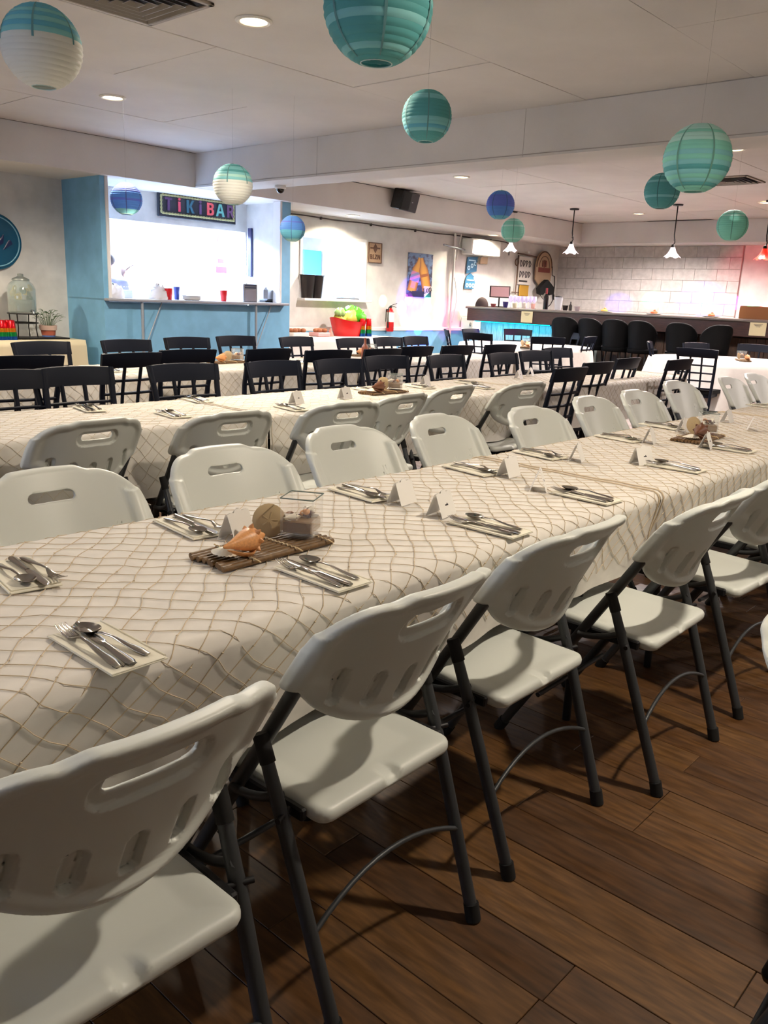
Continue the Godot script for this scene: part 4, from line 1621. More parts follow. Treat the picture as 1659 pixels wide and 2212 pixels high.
func pendants() -> void:
	var iron: StandardMaterial3D = M["iron black"]
	for d in [[1103, 537, 0, "pendant lamp with a white flower glass shade, hanging partly behind the mint lantern"], [1233, 541, 0, "pendant lamp with a white flower glass shade, nearer the lettered bar signs"], [1452, 549, 0, "pendant lamp with a white flower glass shade, before the middle of the block wall"], [1650, 553, 1, "pendant lamp with a red flower glass shade over the bar"]]:
		var p := px_u(d[0], d[1], 12.35)
		var t := thing("pendant_lamp", d[3], "pendant lamp", Vector3(p.x, p.y - 0.06, p.z))
		var top: float = CEIL - p.y + 0.06
		part(t, "canopy", lt([Vector2(0, top), Vector2(0.075, top), Vector2(0.07, top - 0.018), Vector2(0.02, top - 0.024), Vector2(0, top - 0.024)], 20), iron)
		part(t, "rod", tb([Vector3(0.0, top - 0.02, 0), Vector3(0.0, 0.33, 0), Vector3(0.008, 0.27, 0.006), Vector3(0.02, 0.23, 0.012), Vector3(0.012, 0.205, 0.006), Vector3(0, 0.19, 0)], 0.009, 8), iron)
		var curl := []
		for k in 17:
			var an := k * 0.36
			var r := 0.028 * (1 - k / 22.0)
			curl.append(Vector3(-0.012 - r * cos(an) * 0.9 + 0.02, 0.25 + r * sin(an), 0.01))
		part(t, "scroll", tb(curl, 0.005, 6), iron)
		part(t, "socket", lt([Vector2(0, 0.2), Vector2(0.022, 0.195), Vector2(0.03, 0.15), Vector2(0.0, 0.15)], 14), iron)
		var rows := []
		for j in 9:
			var f := j / 8.0
			var line := []
			for i in 48:
				var an := TAU * i / 48
				var r := 0.03 + 0.07 * pow(f, 1.4) + 0.028 * smoothstep(0.65, 1.0, f) * (0.6 + 0.4 * cos(an * 6))
				line.append(Vector3(cos(an) * r, 0.155 - 0.135 * f - 0.012 * f * cos(an * 6), sin(an) * r))
			rows.append(line)
		var m := MB.new()
		m.grid(rows, false, true)
		var sh: StandardMaterial3D = mat("shade red" if d[2] else "shade white", Color(0.95, 0.25, 0.2) if d[2] else Color(0.93, 0.9, 0.93), 0.4)
		sh.backlight_enabled = true
		sh.backlight = Color(0.9, 0.2, 0.16) if d[2] else Color(0.9, 0.88, 0.92)
		part(t, "glass_shade", m, sh)
		part(t, "light_bulb", bulb(), glow("bulb red" if d[2] else "bulb white", Color(1.0, 0.62, 0.45) if d[2] else Color(1.0, 0.93, 0.92), 6.0))
		var o := OmniLight3D.new()
		o.name = "light"
		o.light_color = Color(1.0, 0.4, 0.3) if d[2] else Color(1.0, 0.86, 0.88)
		o.light_energy = 0.55
		o.light_size = 0.03
		o.omni_range = 30
		o.omni_attenuation = 2.0
		o.shadow_enabled = true
		t.add_child(o)
		o.position = Vector3(0, 0.055, 0)


func bulb() -> MB:
	return lt([Vector2(0, 0.018), Vector2(0.02, 0.024), Vector2(0.031, 0.045), Vector2(0.031, 0.06), Vector2(0.022, 0.09), Vector2(0.014, 0.11), Vector2(0, 0.115)], 16)


# ---------------------------------------------------------------- serving tables against the kitchen wall
func serving_tables() -> void:
	for d in [[2.6, 4.7, 8.68, 9.24, "buffet table under a cream cloth holding the drink dispenser", Color(0.86, 0.81, 0.68)], [7.55, 9.75, 8.62, 9.24, "buffet table under a white cloth holding the red basket", Color(0.88, 0.86, 0.83)]]:
		var w: float = d[1] - d[0]
		var dp: float = d[3] - d[2]
		var t := thing("buffet_table", d[4], "table", at((d[0] + d[1]) / 2, (d[2] + d[3]) / 2, 0))
		part(t, "tabletop", bx(Vector3(0, TOP - 0.03, 0), Vector3(w - 0.02, 0.04, dp - 0.02), 0.008), M["table plastic"])
		for sx in [-1, 1]:
			for sz in [-1, 1]:
				part(t, "leg", tb([Vector3(sx * (w / 2 - 0.2), 0, sz * (dp / 2 - 0.08)), Vector3(sx * (w / 2 - 0.2), TOP - 0.05, sz * (dp / 2 - 0.08))], 0.014, 8), M["dark steel"])
		var rows := []
		for j in 12:
			var line := []
			for i in 121:
				var f := i / 120.0 * 4.0
				var side := mini(int(f), 3)
				var g := f - side
				var c := [Vector2(-1, -1), Vector2(1, -1), Vector2(1, 1), Vector2(-1, 1), Vector2(-1, -1)]
				var q: Vector2 = c[side].lerp(c[side + 1], g)
				var h := TOP + 0.005
				var sc := 1.0
				var off := 0.0
				if j < 3:
					sc = j / 2.0
				else:
					h -= 0.6 * (j - 2) / 9.0
					off = 0.004 + 0.03 * (j - 2) / 9.0 * (0.5 + 0.5 * sin(i * 1.3))
				line.append(Vector3(q.x * (w / 2 * sc + off), h, q.y * (dp / 2 * sc + off)))
			rows.append(line)
		var m := MB.new()
		m.grid(rows, false)
		single("tablecloth", "plain cloth covering the " + d[4].replace(" under a cream cloth", "").replace(" under a white cloth", ""), "tablecloth", m, mat("cloth " + (d[5] as Color).to_html(), d[5], 0.85), at((d[0] + d[1]) / 2, (d[2] + d[3]) / 2, 0))


# ---------------------------------------------------------------- things fixed to walls and ceiling
func on_wall(x: float, y: float, v := 9.3) -> Vector3:
	return px_v(x, y, v)


func wall_things() -> void:
	# carved sign over the pass-through
	var a := on_wall(341, 436, 9.26)
	var b := on_wall(509, 462, 9.26)
	var w := b.x - a.x
	var t := thing("wall_sign", "dark carved wooden sign reading TIKI BAR in coloured letters with a rope border", "sign", Vector3((a.x + b.x) / 2, (a.y + b.y) / 2 - 0.15, -9.27))
	part(t, "board", bx(Vector3(0, 0.15, 0), Vector3(w, 0.3, 0.03), 0.006), grained(mat("sign board", Color(0.10, 0.12, 0.19), 0.5), 0.03, 0.6, Vector3(3, 6, 3), 60))
	for s in [-1, 1]:
		part(t, "rope_border", rope(Vector3(-w / 2 + 0.05, 0.15 + s * 0.105, 0.02), Vector3(w / 2 - 0.03, 0.15 + s * 0.105, 0.02)), mat("rope", Color(0.62, 0.6, 0.42), 0.8))
		part(t, "rope_border", rope(Vector3(s * (w / 2 - 0.04), 0.045, 0.02), Vector3(s * (w / 2 - 0.04), 0.255, 0.02)), mat("rope", Color(0.62, 0.6, 0.42), 0.8))
		part(t, "hook", tb([Vector3(s * w * 0.26, 0.3, 0), Vector3(s * w * 0.26 + 0.02, 0.325, 0.0), Vector3(s * w * 0.26 + 0.04, 0.3, 0)], 0.005, 6), M["iron black"])
	var letters := [["T", Color(0.33, 0.2, 0.38)], ["i", Color(0.78, 0.27, 0.36)], ["K", Color(0.16, 0.36, 0.44)], ["i", Color(0.36, 0.24, 0.42)], ["B", Color(0.85, 0.33, 0.36)], ["A", Color(0.4, 0.68, 0.66)], ["R", Color(0.4, 0.24, 0.4)]]
	for k in 7:
		var o := part(t, "letter", words(letters[k][0], 0.15, 0.012, true), mat("letter %d" % k, letters[k][1], 0.5))
		o.position = Vector3(-w / 2 + 0.14 + (w - 0.24) * k / 6.0, 0.15, 0.02)
	# paper notices beside the pass-through
	t = thing("paper_notice", "white notice with red blocks beside the kitchen pass-through", "notice", on_wall(478, 588, 10.985))
	t.scale = Vector3(1.18, 1.18, 1)
	part(t, "sheet", bx(Vector3(0, 0.22, 0), Vector3(0.24, 0.56, 0.003)), M["paper white"])
	var m := MB.new()
	m.prism(PackedVector2Array([Vector2(-0.07, 0.38), Vector2(0.07, 0.38), Vector2(0.045, 0.46), Vector2(-0.045, 0.46)]), 0.002, 0.004)
	part(t, "red_block", m, mat("print red", Color(0.5, 0.0, 0.12), 0.6))
	part(t, "red_block", bx(Vector3(-0.01, 0.14, 0.003), Vector3(0.1, 0.055, 0.003)), M["print red"])
	part(t, "red_block", bx(Vector3(0, 0.03, 0.003), Vector3(0.17, 0.08, 0.003)), M["print red"])
	var vt := part(t, "lettering", words("VE C", 0.08, 0.002, true), mat("print grey", Color(0.35, 0.33, 0.3), 0.8))
	vt.position = Vector3(0, 0.31, 0.004)
	single("picture_frame", "thin dark framed panel seen edge-on by the kitchen corner", "frame", bx(Vector3(0, 0.33, 0), Vector3(0.03, 0.62, 0.07), 0.004), mat("frame navy", Color(0.1, 0.12, 0.3), 0.5), Vector3(7.40, 1.5, -9.2))
	# round plaque
	t = thing("wall_plaque", "round glossy teal plaque with a pale ring on the grey wall", "plaque", on_wall(-14, 521, 9.29) - Vector3(0, 0.3, 0))
	m = MB.new()
	m.xf = Transform3D(Basis(Vector3.RIGHT, PI / 2), Vector3(0, 0.3, 0))
	m.lathe([Vector2(0.0, 0.035), Vector2(0.18, 0.04), Vector2(0.24, 0.05), Vector2(0.285, 0.03), Vector2(0.295, 0.0), Vector2(0, 0.0)], 48)
	part(t, "disc", m, mat("plaque teal", Color(0.05, 0.3, 0.42), 0.2))
	m = MB.new()
	m.xf = Transform3D(Basis(Vector3.RIGHT, PI / 2), Vector3(0, 0.3, 0))
	var ring := []
	for i in 49:
		ring.append(Vector3(cos(TAU * i / 48) * 0.252, 0.047, sin(TAU * i / 48) * 0.252))
	m.tube(ring, 0.007, 6)
	part(t, "ring", m, mat("plaque ring", Color(0.45, 0.66, 0.75), 0.3))
	m = MB.new()
	for k in 3:
		m.loft([Vector3(-0.12 + 0.1 * k, 0.22, 0.043), Vector3(-0.04 + 0.1 * k, 0.3, 0.045), Vector3(0.02 + 0.07 * k, 0.42 - 0.05 * k, 0.043)], [0.004, 0.03, 0.006], 0.003, 8, Vector3(0, 0, 1))
	part(t, "brush_mark", m, mat("plaque navy", Color(0.08, 0.12, 0.3), 0.3))
	# loudspeaker and dome camera
	a = on_wall(847, 412, 8.3)
	b = on_wall(899, 458, 8.3)
	t = thing("wall_speaker", "black box loudspeaker tilted forward on the soffit", "speaker", Vector3((a.x + b.x) / 2, (a.y + b.y) / 2, -8.24))
	t.rotation = Vector3(0.25, 0.12, -0.03)
	part(t, "cabinet", bx(Vector3(0, 0, -0.04), Vector3(0.42, 0.26, 0.17), 0.01), mat("speaker black", Color(0.02, 0.022, 0.025), 0.45))
	part(t, "grille", bx(Vector3(-0.1, 0, 0.048), Vector3(0.2, 0.24, 0.008), 0.003), mat("grille black", Color(0.03, 0.032, 0.035), 0.8))
	part(t, "badge", bx(Vector3(0.06, 0.0, 0.047), Vector3(0.03, 0.01, 0.004), 0.001), M["steel brushed"])
	part(t, "bracket", bx(Vector3(0, 0.0, -0.14), Vector3(0.06, 0.1, 0.06), 0.004), M["iron black"])
	var dome := px_h(613, 409, DROP)
	dome = at(6.25, 7.2, DROP)
	t = thing("dome_camera", "small white dome security camera under the beam", "camera", at(px_h(613, 405, DROP).x * 0.0 + 6.28, 7.3, DROP))
	part(t, "base", lt([Vector2(0, 0), Vector2(0.06, 0), Vector2(0.062, -0.025), Vector2(0.045, -0.035), Vector2(0, -0.035)], 20), M["paper white"])
	part(t, "dome", lt([Vector2(0.046, -0.033), Vector2(0.04, -0.058), Vector2(0.022, -0.075), Vector2(0, -0.08)], 20), mat("dome black", Color(0.03, 0.03, 0.04), 0.1))
	# small wooden sign
	a = on_wall(807, 568)
	t = thing("wood_sign", "small square brown wooden sign with a diamond badge on the poster wall", "sign", Vector3(a.x, a.y, -9.285))
	part(t, "board", bx(Vector3(0, 0.15, 0), Vector3(0.3, 0.3, 0.018), 0.003), grained(mat("sign tan", Color(0.72, 0.6, 0.48), 0.6), 0.03, 0.75, Vector3(3, 8, 3), 61))
	m = MB.new()
	for s in [-1, 1]:
		m.box(Vector3(s * 0.146, 0.15, 0.011), Vector3(0.012, 0.3, 0.012))
		m.box(Vector3(0, 0.15 + s * 0.146, 0.011), Vector3(0.3, 0.012, 0.012))
	m.box(Vector3(0, 0.22, 0.011), Vector3(0.22, 0.022, 0.008))
	m.prism(PackedVector2Array([Vector2(0, 0.15), Vector2(0.05, 0.22), Vector2(0, 0.285), Vector2(-0.05, 0.22)]), 0.009, 0.018)
	part(t, "dark_border", m, mat("sign brown", Color(0.33, 0.23, 0.17), 0.6))
	var bl := part(t, "lettering", words("BLZN", 0.07, 0.006, true), mat("sign brown", Color(0.33, 0.23, 0.17), 0.6))
	bl.position = Vector3(0, 0.09, 0.012)
	# poster with two bottles
	a = on_wall(881, 549)
	b = on_wall(930, 640)
	t = thing("beer_poster", "glossy poster of two amber bottles crossed on a blue ground", "poster", Vector3((a.x + b.x) / 2, b.y - 0.02, -9.292))
	w = b.x - a.x
	var hh := a.y - b.y + 0.05
	m = MB.new()
	m.face([Vector3(-w / 2, 0, 0.004), Vector3(w / 2, 0, 0.004), Vector3(w / 2, hh, 0.004), Vector3(-w / 2, hh, 0.004)], Vector3(0, 0, 1), [Vector2(0, 1), Vector2(1, 1), Vector2(1, 0), Vector2(0, 0)])
	m.box(Vector3(0, hh / 2, 0.0015), Vector3(w, hh, 0.004))
	var pm := mat("poster print", Color(1, 1, 1), 0.35)
	pm.albedo_texture = poster_print()
	part(t, "sheet", m, pm)
	var lo := part(t, "lettering", words("Lon", 0.085, 0.002, true, true), mat("ink", Color(0.2, 0.19, 0.2), 0.8))
	lo.position = Vector3(w * 0.33, hh * 0.17, 0.006)
	lo.rotation.z = 0.25
	for s in [-1, 1]:
		part(t, "pin", lt([Vector2(0, 0.008), Vector2(0.007, 0.006), Vector2(0.007, 0)], 8), M["iron black"]).transform = Transform3D(Basis(Vector3.RIGHT, PI / 2), Vector3(s * (w / 2 - 0.015), hh - 0.015, 0.006))
	# fire extinguisher on its hook
	a = on_wall(843, 716, 9.2)
	t = thing("fire_extinguisher", "red fire extinguisher with a white label and black hose", "fire extinguisher", Vector3(a.x, a.y, -9.21))
	part(t, "cylinder", lt([Vector2(0, 0), Vector2(0.055, 0.0), Vector2(0.06, 0.012), Vector2(0.06, 0.3), Vector2(0.048, 0.335), Vector2(0.02, 0.355), Vector2(0.018, 0.37), Vector2(0, 0.37)], 20), M["red plastic"])
	m = MB.new()
	m.lathe([Vector2(0.0612, 0.15), Vector2(0.0612, 0.3)], 20)
	part(t, "label", m, M["paper white"])
	m = MB.new()
	m.box(Vector3(0, 0.385, 0), Vector3(0.03, 0.04, 0.03), 0.004)
	m.loft([Vector3(0, 0.4, 0), Vector3(0.05, 0.425, 0.02), Vector3(0.11, 0.44, 0.03)], 0.009, 0.005, 6)
	m.loft([Vector3(0, 0.385, 0), Vector3(0.06, 0.39, 0.02), Vector3(0.1, 0.38, 0.03)], 0.008, 0.004, 6)
	part(t, "valve_handle", m, M["iron black"])
	part(t, "hose", tb([Vector3(-0.01, 0.39, 0.01), Vector3(-0.06, 0.38, 0.02), Vector3(-0.082, 0.32, 0.02), Vector3(-0.08, 0.2, 0.02), Vector3(-0.075, 0.06, 0.02)], [0.009, 0.009, 0.009, 0.009, 0.014], 8), M["rubber"])
	part(t, "wall_bracket", bx(Vector3(0, 0.25, -0.07), Vector3(0.05, 0.2, 0.02), 0.003), M["iron black"])
	# cable under the soffit
	var path := []
	for k in 25:
		var x := 7.52 + 5.9 * k / 24.0
		path.append(at(x, 9.275, 2.395 - 0.006 * sin(k * 1.3)))
	path += [at(13.52, 9.275, 2.38), at(13.56, 9.275, 2.3), at(13.56, 9.275, 2.17)]
	m = MB.new()
	for k in path.size():
		path[k] -= at(10, 9.275, 2.39)
	m.tube(path, 0.009, 6)
	t = thing("wall_cable", "dark cable clipped along the top of the poster wall", "cable", at(10, 9.275, 2.39))
	part(t, "cable", m, mat("cable brown", Color(0.2, 0.16, 0.14), 0.6))
	for k in 6:
		part(t, "clip", bx(Vector3(-2.3 + k * 1.05, 0.0, 0.0), Vector3(0.02, 0.04, 0.04), 0.004), mat("cable brown", Color(0.2, 0.16, 0.14), 0.6))
	# white conduit pipes
	a = on_wall(985, 520, 9.22)
	t = thing("conduit_pipe", "white painted conduit pipes with a cross arm beside the air conditioner", "pipe", Vector3(a.x, 0, -9.24))
	var pw := mat("pipe white", Color(0.8, 0.78, 0.76), 0.4)
	part(t, "pipe", tb([Vector3(0, 0.0, 0), Vector3(0, 2.43, 0)], 0.022, 10), pw)
	part(t, "pipe", tb([Vector3(0.06, 2.0, 0.0), Vector3(0.11, 2.25, 0.01), Vector3(0.16, 2.43, 0.01)], 0.012, 8), pw)
	part(t, "cross_arm", tb([Vector3(-0.34, 2.22, 0.03), Vector3(0.26, 2.17, 0.03)], 0.016, 8), mat("pipe grey", Color(0.62, 0.65, 0.68), 0.4, 0.2))
	var cord := []
	for k in 15:
		var f := k / 14.0
		cord.append(Vector3(0.02 + 0.09 * sin(PI * f), 1.7 - 0.75 * f, 0.02))
	part(t, "loose_cord", tb(cord, 0.008, 6), pw)
	# air conditioner over the bright corner
	a = on_wall(1004, 550, 9.2)
	b = on_wall(1069, 518, 9.2)
	w = b.x - a.x
	t = thing("air_conditioner", "white wall air conditioner above the blue cut-out ornaments", "air conditioner", Vector3((a.x + b.x) / 2, a.y, -9.17))
	part(t, "case", bx(Vector3(0, 0.14, 0), Vector3(w, 0.27, 0.24), 0.02), mat("appliance white", Color(0.9, 0.9, 0.88), 0.4))
	part(t, "louver", bx(Vector3(0, 0.015, 0.1), Vector3(w * 0.9, 0.012, 0.06), 0.003), mat("louver grey", Color(0.6, 0.6, 0.58), 0.5))
	part(t, "power_cord", tb([Vector3(0.02, 0.01, 0.02), Vector3(0.0, -0.08, -0.05), Vector3(-0.01, -0.15, -0.09)], 0.008, 6), mat("louver grey", Color(0.6, 0.6, 0.58), 0.5))
	part(t, "outlet_box", bx(Vector3(0.2, -0.06, -0.09), Vector3(0.22, 0.12, 0.05), 0.006), mat("box tan", Color(0.75, 0.66, 0.55), 0.6))
	# two blue cut-out ornaments
	for d in [[1017, 588, 0], [1013, 624, 1]]:
		a = on_wall(d[0], d[1], 9.28)
		t = thing("wall_ornament", ["blue cut-out ornament with three round rings on the bright wall", "blue cut-out ornament shaped like a small roofed hut on the bright wall"][d[2]], "ornament", a)
		m = MB.new()
		if d[2] == 0:
			m.prism(PackedVector2Array([Vector2(-0.15, -0.03), Vector2(0.15, 0.02), Vector2(0.16, 0.27), Vector2(-0.13, 0.25)]), 0, 0.015)
		else:
			m.prism(PackedVector2Array([Vector2(-0.15, 0), Vector2(0.12, 0), Vector2(0.15, 0.12), Vector2(0.09, 0.2), Vector2(0.12, 0.21), Vector2(0.0, 0.27), Vector2(-0.1, 0.22), Vector2(-0.14, 0.12)]), 0, 0.015)
		part(t, "cutout", m, mat("ornament blue", Color(0.2, 0.42, 0.56), 0.5))
		m = MB.new()
		for k in 3:
			m.xf = Transform3D(Basis(Vector3.RIGHT, PI / 2), Vector3(-0.09 + 0.09 * k, (0.07 if d[2] == 0 else 0.05) + (0.04 * k if d[2] == 0 else 0.01), 0.016))
			m.lathe([Vector2(0.018, 0.004), Vector2(0.038, 0.004), Vector2(0.038, 0)], 16)
		m.xf = Transform3D()
		m.box(Vector3(0.0, 0.2 if d[2] == 0 else 0.15, 0.018), Vector3(0.2, 0.02, 0.006))
		part(t, "pale_relief", m, mat("ornament pale", Color(0.7, 0.86, 0.92), 0.5))
	# switch plate by the bar end
	a = on_wall(1009, 700, 9.27)
	t = thing("wall_plate", "white square plate with a small grey emblem by the bar end", "plate", a)
	part(t, "plate", bx(Vector3(0, 0, 0), Vector3(0.36, 0.24, 0.02), 0.004), mat("appliance white", Color(0.9, 0.9, 0.88), 0.4))
	part(t, "emblem", lt([Vector2(0, 0.01), Vector2(0.03, 0.008), Vector2(0.035, 0)], 10), mat("louver grey", Color(0.6, 0.6, 0.58), 0.5)).transform = Transform3D(Basis(Vector3.RIGHT, PI / 2), Vector3(0.08, 0, 0.008))
	bar_signs()


func rope(a: Vector3, b: Vector3) -> MB:
	var m := MB.new()
	for s in 2:
		var path := []
		var n := int(a.distance_to(b) / 0.012)
		for k in n + 1:
			var p := a.lerp(b, float(k) / n)
			var an := k * 0.9 + s * PI
			path.append(p + Vector3(0.006 * sin(an) * absf(b.y - a.y) / a.distance_to(b), 0.006 * sin(an) * absf(b.x - a.x) / a.distance_to(b), 0.006 * cos(an)))
		m.tube(path, 0.009, 6)
	return m


func poster_print() -> ImageTexture:
	var im := Image.create(160, 240, false, Image.FORMAT_RGB8)
	var f := FastNoiseLite.new()
	f.seed = 5
	f.frequency = 0.03
	for y in 240:
		for x in 160:
			var p := Vector2((x - 80) / 160.0, (y - 120) / 160.0)
			var n := f.get_noise_2d(x, y)
			var c := Color(0.36, 0.5, 0.66).lerp(Color(0.12, 0.14, 0.25), clampf(0.5 + n * 1.6 + p.y * 0.7, 0, 1))
			# two bottles leaning towards each other
			for s in [-1.0, 1.0]:
				var q := (p - Vector2(s * 0.02, -0.62)).rotated(s * 0.24)
				q.x -= s * 0.01
				var half := lerpf(0.07, 0.185, smoothstep(0.1, 0.5, q.y))
				if absf(q.x) < half and q.y > 0.02 and q.y < 1.22:
					var e := absf(q.x) / half
					c = Color(0.86, 0.62, 0.2).lerp(Color(0.5, 0.24, 0.1), pow(e, 3.0))
					if s < 0 and q.y > 0.52 and q.y < 0.86:
						c = Color(0.8, 0.5, 0.66) if fposmod(q.y * 9.0 + q.x * 6.0, 2.0) < 1.0 else Color(0.5, 0.52, 0.66)
					if s > 0 and q.y > 0.58 and q.y < 0.68:
						c = Color(0.62, 0.34, 0.12)
					if s < 0 and q.y > 0.86 and absf(q.x) < 0.09 and q.y < 1.1:
						c = Color(0.93, 0.58, 0.45)
			if p.x > 0.18 and p.y > 0.36 and p.x + p.y < 0.98:
				c = Color(0.8, 0.74, 0.72)
			if p.y > 0.55 and p.x > -0.3 and p.x < 0.2:
				c = Color(0.09, 0.1, 0.2)
			im.set_pixel(x, y, c)
	return ImageTexture.create_from_image(im)


func bar_signs() -> void:
	# board of scribbled letters hung from a rod
	var a := on_wall(1136, 553, 9.26)
	var t := thing("letter_board", "white hanging board of black scrawled letters with a yellow panel below", "sign", a)
	part(t, "rod", tb([Vector3(-0.3, 0.03, 0.02), Vector3(0.34, 0.0, 0.02)], 0.015, 8), mat("sign brown", Color(0.33, 0.23, 0.17), 0.6))
	part(t, "board", bx(Vector3(0.0, -0.27, 0), Vector3(0.44, 0.52, 0.02), 0.004), mat("board white", Color(0.82, 0.8, 0.77), 0.6))
	var m := MB.new()
	for r in 2:
		for k in 4:
			var o := Vector3(-0.15 + 0.1 * k, -0.14 - 0.2 * r, 0.014)
			m.loft([o + Vector3(-0.03, 0.06, 0), o + Vector3(-0.03, -0.06, 0), o + Vector3(0.01, -0.05 + 0.03 * ((k + r) % 3), 0), o + Vector3(0.03, 0.02 * ((k * 2 + r) % 3), 0), o + Vector3(-0.01, 0.05, 0)], 0.011, 0.004, 6, Vector3(0, 0, 1))
	part(t, "underline", bx(Vector3(-0.05, -0.465, 0.013), Vector3(0.28, 0.03, 0.006)), mat("ink", Color(0.2, 0.19, 0.2), 0.8))
	part(t, "lettering", m, mat("ink", Color(0.2, 0.19, 0.2), 0.8))
	part(t, "yellow_panel", bx(Vector3(0.02, -0.64, 0), Vector3(0.3, 0.2, 0.02), 0.004), mat("panel yellow", Color(0.68, 0.52, 0.16), 0.6))
	part(t, "side_post", tb([Vector3(-0.26, 0.0, 0.01), Vector3(-0.28, -0.72, 0.01)], 0.012, 8), mat("sign brown", Color(0.33, 0.23, 0.17), 0.6))
	part(t, "ring_handle", ringtube(Vector3(-0.3, -0.13, 0.01), 0.06, 0.009), mat("sign brown", Color(0.33, 0.23, 0.17), 0.6))
	part(t, "base_rod", tb([Vector3(-0.4, -0.68, 0.01), Vector3(-0.16, -0.68, 0.01)], 0.01, 8), mat("sign brown", Color(0.33, 0.23, 0.17), 0.6))
	# arched sign
	a = on_wall(1170, 612, 9.24)
	t = thing("arched_sign", "tan arched sign with a dark red name band above the bar bottles", "sign", a)
	var arch := PackedVector2Array()
	arch.append(Vector2(-0.27, 0.06))
	arch.append(Vector2(-0.1, -0.06))
	arch.append(Vector2(0.1, -0.06))
	arch.append(Vector2(0.27, 0.06))
	for k in 17:
		var an := PI * k / 16
		arch.append(Vector2(cos(an) * 0.29, 0.3 + sin(an) * 0.31))
	m = MB.new()
	m.prism(arch, 0, 0.03)
	part(t, "board", m, mat("arch tan", Color(0.66, 0.55, 0.44), 0.6))
	m = MB.new()
	var ed := []
	for k in 17:
		var an := PI * k / 16
		ed.append(Vector3(cos(an) * 0.275, 0.3 + sin(an) * 0.295, 0.032))
	m.tube(ed, 0.012, 6)
	ed = []
	for k in 17:
		var an := PI * k / 16
		ed.append(Vector3(cos(an) * 0.19, 0.3 + sin(an) * 0.21, 0.032))
	m.tube(ed, 0.006, 6)
	part(t, "border", m, mat("sign brown", Color(0.33, 0.23, 0.17), 0.6))
	part(t, "name_band", bx(Vector3(0, 0.25, 0.033), Vector3(0.42, 0.09, 0.01), 0.003), mat("band red", Color(0.45, 0.2, 0.16), 0.6))
	m = MB.new()
	for k in 3:
		m.box(Vector3(-0.06 + 0.055 * k, 0.37, 0.034), Vector3(0.035, 0.12 + 0.02 * (k % 2), 0.008), 0.002)
	part(t, "tower_mark", m, mat("band red", Color(0.45, 0.2, 0.16), 0.6))
	# black hat hung under it
	m = MB.new()
	m.prism(PackedVector2Array([Vector2(-0.27, -0.1), Vector2(-0.24, -0.2), Vector2(-0.13, -0.22), Vector2(0.0, -0.13), Vector2(0.13, -0.22), Vector2(0.23, -0.2), Vector2(0.27, -0.08), Vector2(0.1, 0.02), Vector2(0.0, 0.07), Vector2(-0.1, 0.02)]), 0.0, 0.09)
	t = thing("pirate_hat", "black folded felt hat hanging under the tan arched sign", "hat", a + Vector3(0.0, 0.0, 0.05))
	part(t, "felt", m, mat("felt black", Color(0.025, 0.025, 0.03), 0.9))
	part(t, "cord", tb([Vector3(-0.2, -0.2, 0.04), Vector3(-0.05, -0.3, 0.04), Vector3(0.05, -0.3, 0.04), Vector3(0.2, -0.2, 0.04)], 0.006, 6), mat("felt black", Color(0.025, 0.025, 0.03), 0.9))
	# cable down the wall
	path_cable([Vector3(0.42, 0.34, 0.0), Vector3(0.42, 0.17, 0.01), Vector3(0.52, 0.15, 0.01), Vector3(0.55, 0.0, 0.01), Vector3(0.53, -0.2, 0.01), Vector3(0.55, -0.28, 0.01), Vector3(0.45, -0.4, 0.01), Vector3(0.3, -0.47, 0.01)], a - Vector3(0, 0, 0.045))


func path_cable(pts: Array, a: Vector3) -> void:
	var t := thing("power_cable", "thin black power cable looping down the wall beside the arched sign", "cable", a)
	part(t, "cable", tb(pts, 0.009, 6), M["rubber"])
	part(t, "plug", tb([Vector3(0.53, -0.2, 0.01), Vector3(0.55, -0.3, 0.01)], 0.02, 8), M["rubber"])


func ringtube(c: Vector3, r: float, th: float) -> MB:
	var p := []
	for i in 21:
		p.append(c + Vector3(cos(TAU * i / 20) * r, sin(TAU * i / 20) * r, 0))
	return tb(p, th, 6)


# ---------------------------------------------------------------- serving counter and hatch
func cup(h: float, r: float) -> MB:
	return lt([Vector2(0, 0.004), Vector2(r * 0.66, 0.004), Vector2(r * 0.66, 0), Vector2(r * 0.7, 0.002), Vector2(r * 0.97, h * 0.97), Vector2(r * 1.03, h * 0.98), Vector2(r * 1.03, h), Vector2(r * 0.95, h), Vector2(r * 0.66, 0.008), Vector2(0, 0.008)], 20)


